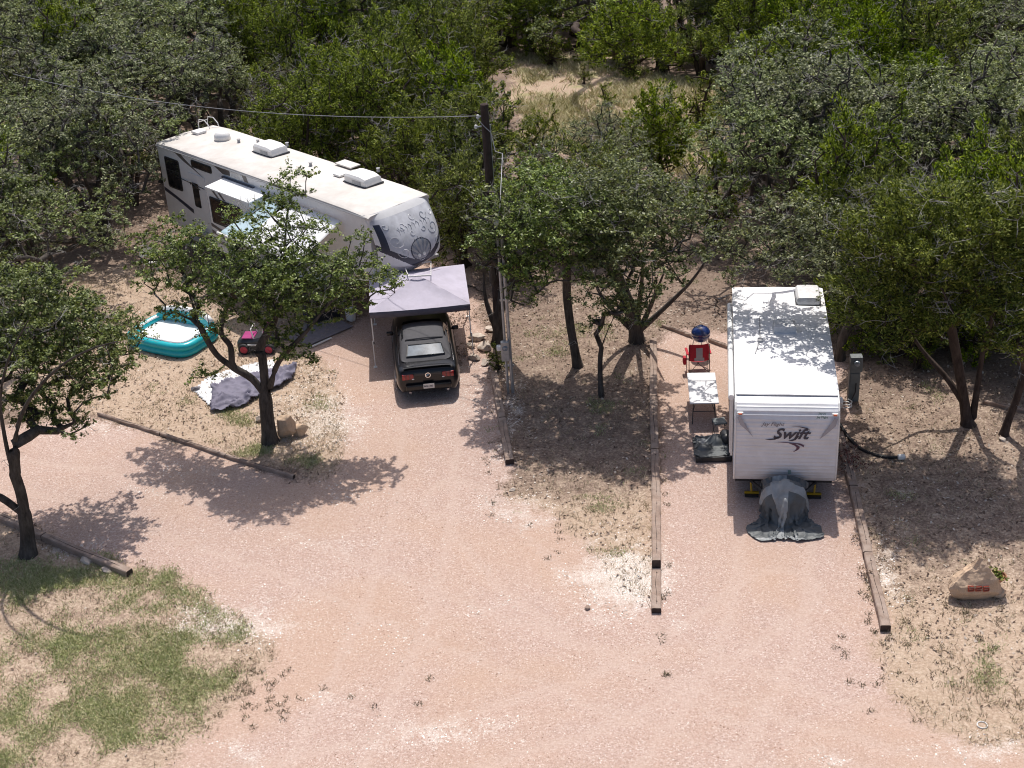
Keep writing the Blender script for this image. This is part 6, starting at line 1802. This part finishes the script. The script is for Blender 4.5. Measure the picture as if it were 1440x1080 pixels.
def ride_on():
    c = g(363, 480, .3)
    t = thing('ride_on_toy', "black and magenta kids' ride-on car with red wheel rims behind the forked oak", 'toy car', (c[0], c[1], 0), -.12)
    b = MB(); rings = []
    for x, w, z0, z1 in ((-.62, .22, .20, .38), (-.5, .30, .16, .48), (-.1, .33, .14, .50), (.15, .33, .14, .56), (.45, .31, .15, .60), (.60, .22, .2, .46)):
        rings.append([(x, -w, z0), (x, -w, z1 - .08), (x, -w + .08, z1), (x, w - .08, z1), (x, w, z1 - .08), (x, w, z0)])
    b.loft(rings, closed=True, caps=True); b.build('body', M['blackp'], t, smooth=35)
    MB().bbox((.32, 0, .68), (.14, .5, .42), .06, rot=Matrix.Rotation(.25, 3, 'Y')).build('seat_back', M['pink'], t, smooth=True)
    MB().bbox((.30, -.06, .74), (.17, .10, .28), .02, rot=Matrix.Rotation(.25, 3, 'Y')).build('seat_stripe', M['plastic'], t)
    MB().bbox((-.25, 0, .52), (.4, .5, .04), .015).build('hood_panel', M['pink'], t)
    MB().tube([(-.05, -.24, .5), (-.12, -.22, .82), (-.12, .22, .82), (-.05, .24, .5)], .02, 6).build('windscreen_frame', M['plastic'], t)
    MB().bbox((.0, -.345, .34), (.5, .02, .06), .008).build('side_trim', M['plastic'], t)
    for x in (-.38, .42):
        for s in (-1, 1):
            w = MB().lathe([(.08, -.07), (.17, -.07), (.19, -.04), (.19, .04), (.17, .07), (.08, .07)], n=20, axis='Y').build('wheel', M['black'], t, smooth=40, loc=(x, s * .32, .19))
            rb = MB().lathe([(.10, -.012), (.12, 0), (.10, .012)], (0, s * .072, 0), 16, axis='Y')
            for k in range(5): rb.tube([(0, s * .075, 0), (math.cos(k * 1.257) * .11, s * .07, math.sin(k * 1.257) * .11)], .018, 4)
            rb.build('rim', M['redwheel'], w)
ride_on()
# patio mat and odds and ends beside the long trailer
pts = [(395, 478), (437, 487), (497, 461), (452, 440)]
Pm = [g(px, py, 0) for px, py in pts]
mo = MB().prism([(q[0], q[1]) for q in Pm], lambda a, b, d: (a, b, .05 + d), .02).build('outdoor_mat', M['mat'], None)
tagp(mo, 'grey outdoor mat on the ground beside the long trailer, left of the canopy', 'mat')
em_ = MB().tube([g(437, 488, .07), g(466, 475, .07)], .03, 6).build('white_edging', M['plastic'], None); tagp(em_, 'thin white strip along the front edge of the outdoor mat', 'pipe')  # thin white strip laid along the front edge of the mat
p = g(452, 452, 0)
t = thing('covered_grill', 'black covered barbecue box in the shade beside the long trailer', 'grill', (p[0], p[1] + .2, 0), .6)
b = MB(); b.loft([[(-.5, -.34, z), (.5, -.34, z), (.5, .34, z), (-.5, .34, z)] for z in (.02, .6)] + [[(-.46, -.3, .8), (.46, -.3, .8), (.46, .3, .8), (-.46, .3, .8)], [(-.4, -.16, .95), (.4, -.16, .95), (.4, .18, .95), (-.4, .18, .95)]], closed=True, caps=True)
b.build('cover', M['blackp'], t, smooth=30); MB().tube([(-.5, -.37, .55), (.5, -.37, .55)], .02, 6).build('handle', M['steel'], t)
p = g(434, 450, 0); b_ = thing('blue_bucket', 'small blue bucket left of the black barbecue', 'bucket', (p[0], p[1], 0))
MB().lathe([(.10, 0), (.14, .28), (.15, .29), (.13, .29), (.095, .02)], n=16).build('pail', M['bluep'], b_, smooth=40); MB().tube([(-.14, 0, .27), (-.1, -.08, .38), (0, -.1, .42), (.1, -.08, .38), (.14, 0, .27)], .006, 4).build('bail', M['steel'], b_)
p = g(494, 450, 0); b_ = thing('white_bucket', 'white bucket in leaf shade left of the canopy front leg', 'bucket', (p[0], p[1], 0))
MB().lathe([(.15, 0), (.18, .38), (.195, .39), (.17, .39), (.14, .02)], n=18).build('pail', M['plastic'], b_, smooth=40); MB().tube([(-.18, 0, .36), (-.1, -.1, .46), (.1, -.1, .46), (.18, 0, .36)], .006, 4).build('bail', M['steel'], b_)
p = g(212, 383, 0)
fc = thing('folding_chair', 'white folding chair half hidden by leaves behind the pool', 'chair', (p[0], p[1], 0), .5)
MB().bbox((0, 0, .43), (.46, .42, .03), .012).build('seat', M['plastic'], fc); MB().bbox((0, .24, .72), (.46, .03, .34), .012).build('backrest', M['plastic'], fc)
for s in (-1, 1):
    MB().tube([(s * .21, -.22, 0), (s * .21, .24, .9)], .014, 5).build('leg', M['plastic'], fc); MB().tube([(s * .21, .28, 0), (s * .21, -.2, .43)], .014, 5).build('leg', M['plastic'], fc)

# ------------------------------------------------------------------ things beside the short trailer
def grill():
    p = g(985, 500, 0)
    t = thing('kettle_grill', 'dark blue kettle grill on thin legs behind the red camp chair', 'grill', (p[0], p[1], 0))
    MB().lathe([(.02, .48), (.14, .50), (.24, .58), (.285, .70), (.29, .74)], n=28).build('bowl', M['blue'], t, smooth=True)
    l = MB().lathe([(.292, .745), (.28, .83), (.21, .93), (.10, .985), (.01, 1.0)], n=28).build('lid', M['blue'], t, smooth=True)
    MB().tube([(-.06, 0, .985), (-.05, 0, 1.04), (.05, 0, 1.04), (.06, 0, .985)], .012, 6).build('handle', M['blackp'], l)
    for k in range(3):
        a = 2.1 * k + .5; MB().tube([(math.cos(a) * .2, math.sin(a) * .2, .58), (math.cos(a) * .32, math.sin(a) * .32, .0)], .013, 6).build('leg', M['steel'], t)
    MB().lathe([(.16, .2), (.17, .215), (.02, .22)], n=16).build('ash_tray', M['steel'], t)
grill()
def camp_chair():
    p = g(984, 528, 0)
    t = thing('camp_chair', 'red folding camp chair with grey back panel between the blue grill and white table', 'chair', (p[0], p[1] + .35, 0), 0.0)
    b = MB(); n = 10
    def back(u, v): return ((2 * u - 1) * .29, -.20 + .10 * math.sin(math.pi * u) * -.6 + .06 * v, .42 + .52 * v)
    MB().grid(back, 12, 10, mfn=lambda u, v: 1 if abs(2 * u - 1) < (.34 + .22 * (2 * v - 1) ** 2) and v < .78 else 0).build('backrest', [M['redfab'], M['greyfab']], t, smooth=True)
    MB().grid(lambda u, v: ((2 * u - 1) * .27, -.20 + .46 * v, .42 - .05 * math.sin(math.pi * u)), 8, 8).build('seat', M['redfab'], t, smooth=True)
    for s in (-1, 1):
        MB().bbox((s * .33, .05, .62), (.08, .46, .03), .012).build('armrest', M['redfab'], t)
        MB().tube([(s * .30, -.20, .94), (s * .30, -.24, .0)], .012, 5).build('leg', M['blackp'], t); MB().tube([(s * .31, .26, .62), (s * .31, .28, .0)], .012, 5).build('leg', M['blackp'], t)
    MB().bbox((-.42, -.12, .42), (.10, .2, .24), .03).build('side_pouch', M['redfab'], t)
    MB().tube([(-.3, -.24, .02), (.3, .27, .42)], .010, 4).tube([(.3, -.24, .02), (-.3, .27, .42)], .010, 4).build('cross_brace', M['blackp'], t)
camp_chair()
def table():
    a, b_, c_, d_ = g(968, 523, .73), g(1008, 523, .73), g(967, 568, .73), g(1010, 568, .73)
    ctr = (a + b_ + c_ + d_) / 4
    t = thing('folding_table', 'white plastic folding table left of the short trailer, dappled with leaf shade', 'table', (ctr[0], ctr[1], 0), SWO[2] * .6)
    MB().bbox((0, 0, .715), (.80, 1.78, .045), .02, 3).build('tabletop', M['tablew'], t, smooth=30)
    for s in (-1, 1):
        MB().tube([(-.28, s * .55, .69), (-.32, s * .78, 0)], .014, 6).build('leg', M['blackp'], t); MB().tube([(.28, s * .55, .69), (.32, s * .78, 0)], .014, 6).build('leg', M['blackp'], t)
        MB().tube([(-.30, s * .66, .34), (.30, s * .66, .34)], .012, 5).tube([(-.3, s * .66, .34), (-.12, s * .2, .69)], .010, 5).tube([(.3, s * .66, .34), (.12, s * .2, .69)], .010, 5).build('leg_brace', M['blackp'], t)
table()
p = g(1003, 642, 0)
tt = thing('storage_tote', 'low dark grey tote wrapped in crumpled plastic on the gravel beside the short trailer', 'tote', (p[0], p[1] + .25, 0), -.05)
MB().bbox((0, 0, .08), (.95, 1.1, .16), .02).build('base', M['blackp'], tt)
def tote_push(X):
    ins = (np.abs(X[..., 0]) < .49) & (np.abs(X[..., 1]) < .56) & (X[..., 2] < .175)
    X[..., 2] = np.where(ins, .175, X[..., 2])
    for c, r in (((.15, .25, .15), (.22, .26, .22)), ((-.2, -.1, .15), (.2, .15, .12))):
        d = (X - c) / r; q = np.sqrt((d ** 2).sum(-1)); k = q < 1
        if k.any(): X[k] = np.array(c) + d[k] / q[k][:, None] * np.array(r)
        ins |= k
    gr = X[..., 2] < .02; X[..., 2] = np.where(gr, .02, X[..., 2])
    return ins | gr
Xt = drape(1.25, 1.30, 52, 54, (-.02, .10), .12, .5, tote_push, steps=150, seed=6)
mt = (fnoise(Xt[:-1, :-1, 0], Xt[:-1, :-1, 1], .5, 3) > .52).astype(int)
cloth_object('plastic_sheet', Xt, [M['cover'], M['coverl']], mt, tt)
p = g(1012, 615, 0)
st_ = thing('folding_stool', 'small grey-green folding stool behind the dark tote', 'stool', (p[0], p[1] + .1, 0), .1)
MB().bbox((0, 0, .45), (.36, .34, .05), .02).build('seat', M['pedgrey'], st_)
for s in (-1, 1): MB().tube([(s * .16, -.18, 0), (s * .16, .16, .44)], .012, 5).build('leg', M['blackp'], st_); MB().tube([(s * .15, .18, 0), (s * .15, -.16, .44)], .012, 5).build('leg', M['blackp'], st_)
p = g(1022, 632, 0)
bg_ = MB().bbox((0, 0, .22), (.30, .5, .42), .14, 4).build('storage_bag', M['blackp'], None, smooth=True, loc=(p[0], p[1] + .2, 0)); tagp(bg_, 'black bag standing between the tote and the short trailer', 'bag')
def pedestal():
    p = g(1199, 562, 0)
    t = thing('power_pedestal', 'grey-green metal power pedestal with a round meter right of the short trailer', 'power pedestal', (p[0], p[1], 0), -.08)
    MB().bbox((0, 0, .62), (.30, .22, 1.26), .015).build('post', M['pedgrey'], t)
    hd = MB().bbox((.02, -.01, 1.18), (.34, .26, .46), .02).build('meter_head', M['pedgrey'], t)
    MB().lathe([(.09, 0), (.09, .05), (.075, .08), (.01, .09)], (.02, -.14, 1.24), 18, rot=Matrix.Rotation(math.pi / 2, 3, 'X')).build('meter_glass', M['carglass'], hd, smooth=40)
    MB().bbox((0, -.12, .72), (.24, .02, .36), .008).build('outlet_cover', M['pedgrey'], t)
    MB().tube([(.04, -.14, .60), (.02, -.2, .35), (-.08, -.22, .1), (-.2, -.2, .02)], .016, 6).build('power_cord', M['black'], t)
pedestal()
hp = [g(*q, z) for q, z in (((1181, 596), .12), ((1187, 606), .07), ((1198, 620), .05), ((1212, 632), .05), ((1232, 640), .05), ((1250, 643), .06), ((1262, 643), .10))]
def smooth_path(P, n=5):
    P = [Vector(p) for p in P]; out = []
    for i in range(len(P) - 1):
        p0, p1, p2, p3 = P[max(i - 1, 0)], P[i], P[i + 1], P[min(i + 2, len(P) - 1)]
        for k in range(n):
            t = k / n
            out.append(.5 * ((2 * p1) + (-p0 + p2) * t + (2 * p0 - 5 * p1 + 4 * p2 - p3) * t * t + (-p0 + 3 * p1 - 3 * p2 + p3) * t ** 3))
    return out + [P[-1]]
sh = thing('sewer_hose', 'black sewer hose with white end fitting on the ground right of the short trailer', 'hose', (0, 0, 0))
path = smooth_path(hp, 10)
MB().tube(path, [.042 + .007 * (i % 2) for i in range(len(path))], 8).build('hose_tube', M['black'], sh)
e = hp[-1]; MB().lathe([(.05, -.1), (.08, -.08), (.08, .08), (.05, .1)], (e[0] + .1, e[1], .10), 12, axis='X').build('end_fitting', M['plastic'], sh)
p = g(1190, 575, 0)
cw = smooth_path([(p[0] + .14 * math.cos(k * .8), p[1] + .14 * math.sin(k * .8), .04 + .012 * k) for k in range(18)], 3)
wh = MB().tube(cw, .016, 5).build('water_hose', M['plastic'], None); tagp(wh, 'small coil of white water hose below the power pedestal', 'hose')
p = g(1181, 573, 0); fil = MB().lathe([(.06, 0), (.08, .04), (.08, .26), (.05, .32), (.03, .33)], n=14).build('water_filter', M['vinylw'], None, smooth=40, loc=(p[0], p[1], 0)); tagp(fil, 'white water filter bottle standing beside the white hose coil', 'filter')
# fallen branches and sticks
def stick(a, b, r, label, mat='twig', z=.05, name='fallen_branch'):
    p, q = g(*a, z), g(*b, z); d = q - p
    P = [p + d * k / 6 + np.array([math.sin(k * 2.1) * .05, math.cos(k * 1.7) * .05, 0]) for k in range(7)]
    m_ = MB().tube(P, [r * (1 - .6 * k / 6) for k in range(7)], 6)
    m_.tube([P[3], P[3] + np.array([d[1], -d[0], .2]) * .18], [r * .6, r * .25], 4)
    o = m_.build(name, M[mat] if mat in M else mat, None, smooth=True); tagp(o, label, 'branch', 'fallen branches on the ground')
stick((1006, 420), (1012, 442), .03, 'dark dead stick on the pale ground left of the short trailer roof', M['junbark'])
stick((1010, 421), (1026, 414), .02, 'pale dead stick beside the dark one left of the short trailer roof')
stick((1300, 500), (1286, 508), .02, 'pale stick under the junipers right of the power pedestal')
stick((640, 395), (680, 410), .03, 'grey fallen branch right of the canopy', M['oakbark'])
stick((86, 425), (140, 420), .05, 'dark curved branch lying on the tan ground at left', M['oakbark'])
# round pale ring on the ground, lower right
p = g(1381, 1021, 0); rb = MB(); rb.tube([(.10 * math.cos(k * .524), .10 * math.sin(k * .524), .02) for k in range(13)], .012, 6, cap=False)
o = rb.build('white_ring', M['plastic'], None, loc=(p[0], p[1], .01)); tagp(o, 'small white plastic ring on the dirt at lower right', 'ring')

# scattered dark weeds and clods on the drive
rgw = np.random.RandomState(77)
wx_, wy_ = [], []
for cx, cy, rx, ry, n in ((385, 985, 45, 22, 26), (345, 950, 20, 30, 10), (1225, 800, 8, 60, 26), (930, 820, 6, 70, 18), (690, 640, 6, 40, 10), (560, 980, 60, 20, 4), (800, 770, 40, 20, 8), (1300, 930, 60, 40, 26), (1390, 880, 40, 30, 16)):
    for k in range(n):
        p = g(cx + rgw.normal(0, 1) * rx, cy + rgw.normal(0, 1) * ry); wx_.append(p[0]); wy_.append(p[1])
clodm = speck_mat('dark_weeds', [(0, (0.09, 0.075, 0.045)), (0.5, (0.17, 0.145, 0.085)), (1, (0.26, 0.22, 0.14))])
rngS = np.random.RandomState(4)
blades('dark_weeds', np.array(wx_), np.array(wy_), 26, .02, .07, .010, .055, clodm, 'tiny dark weed tufts scattered on the gravel drive', 'weeds')
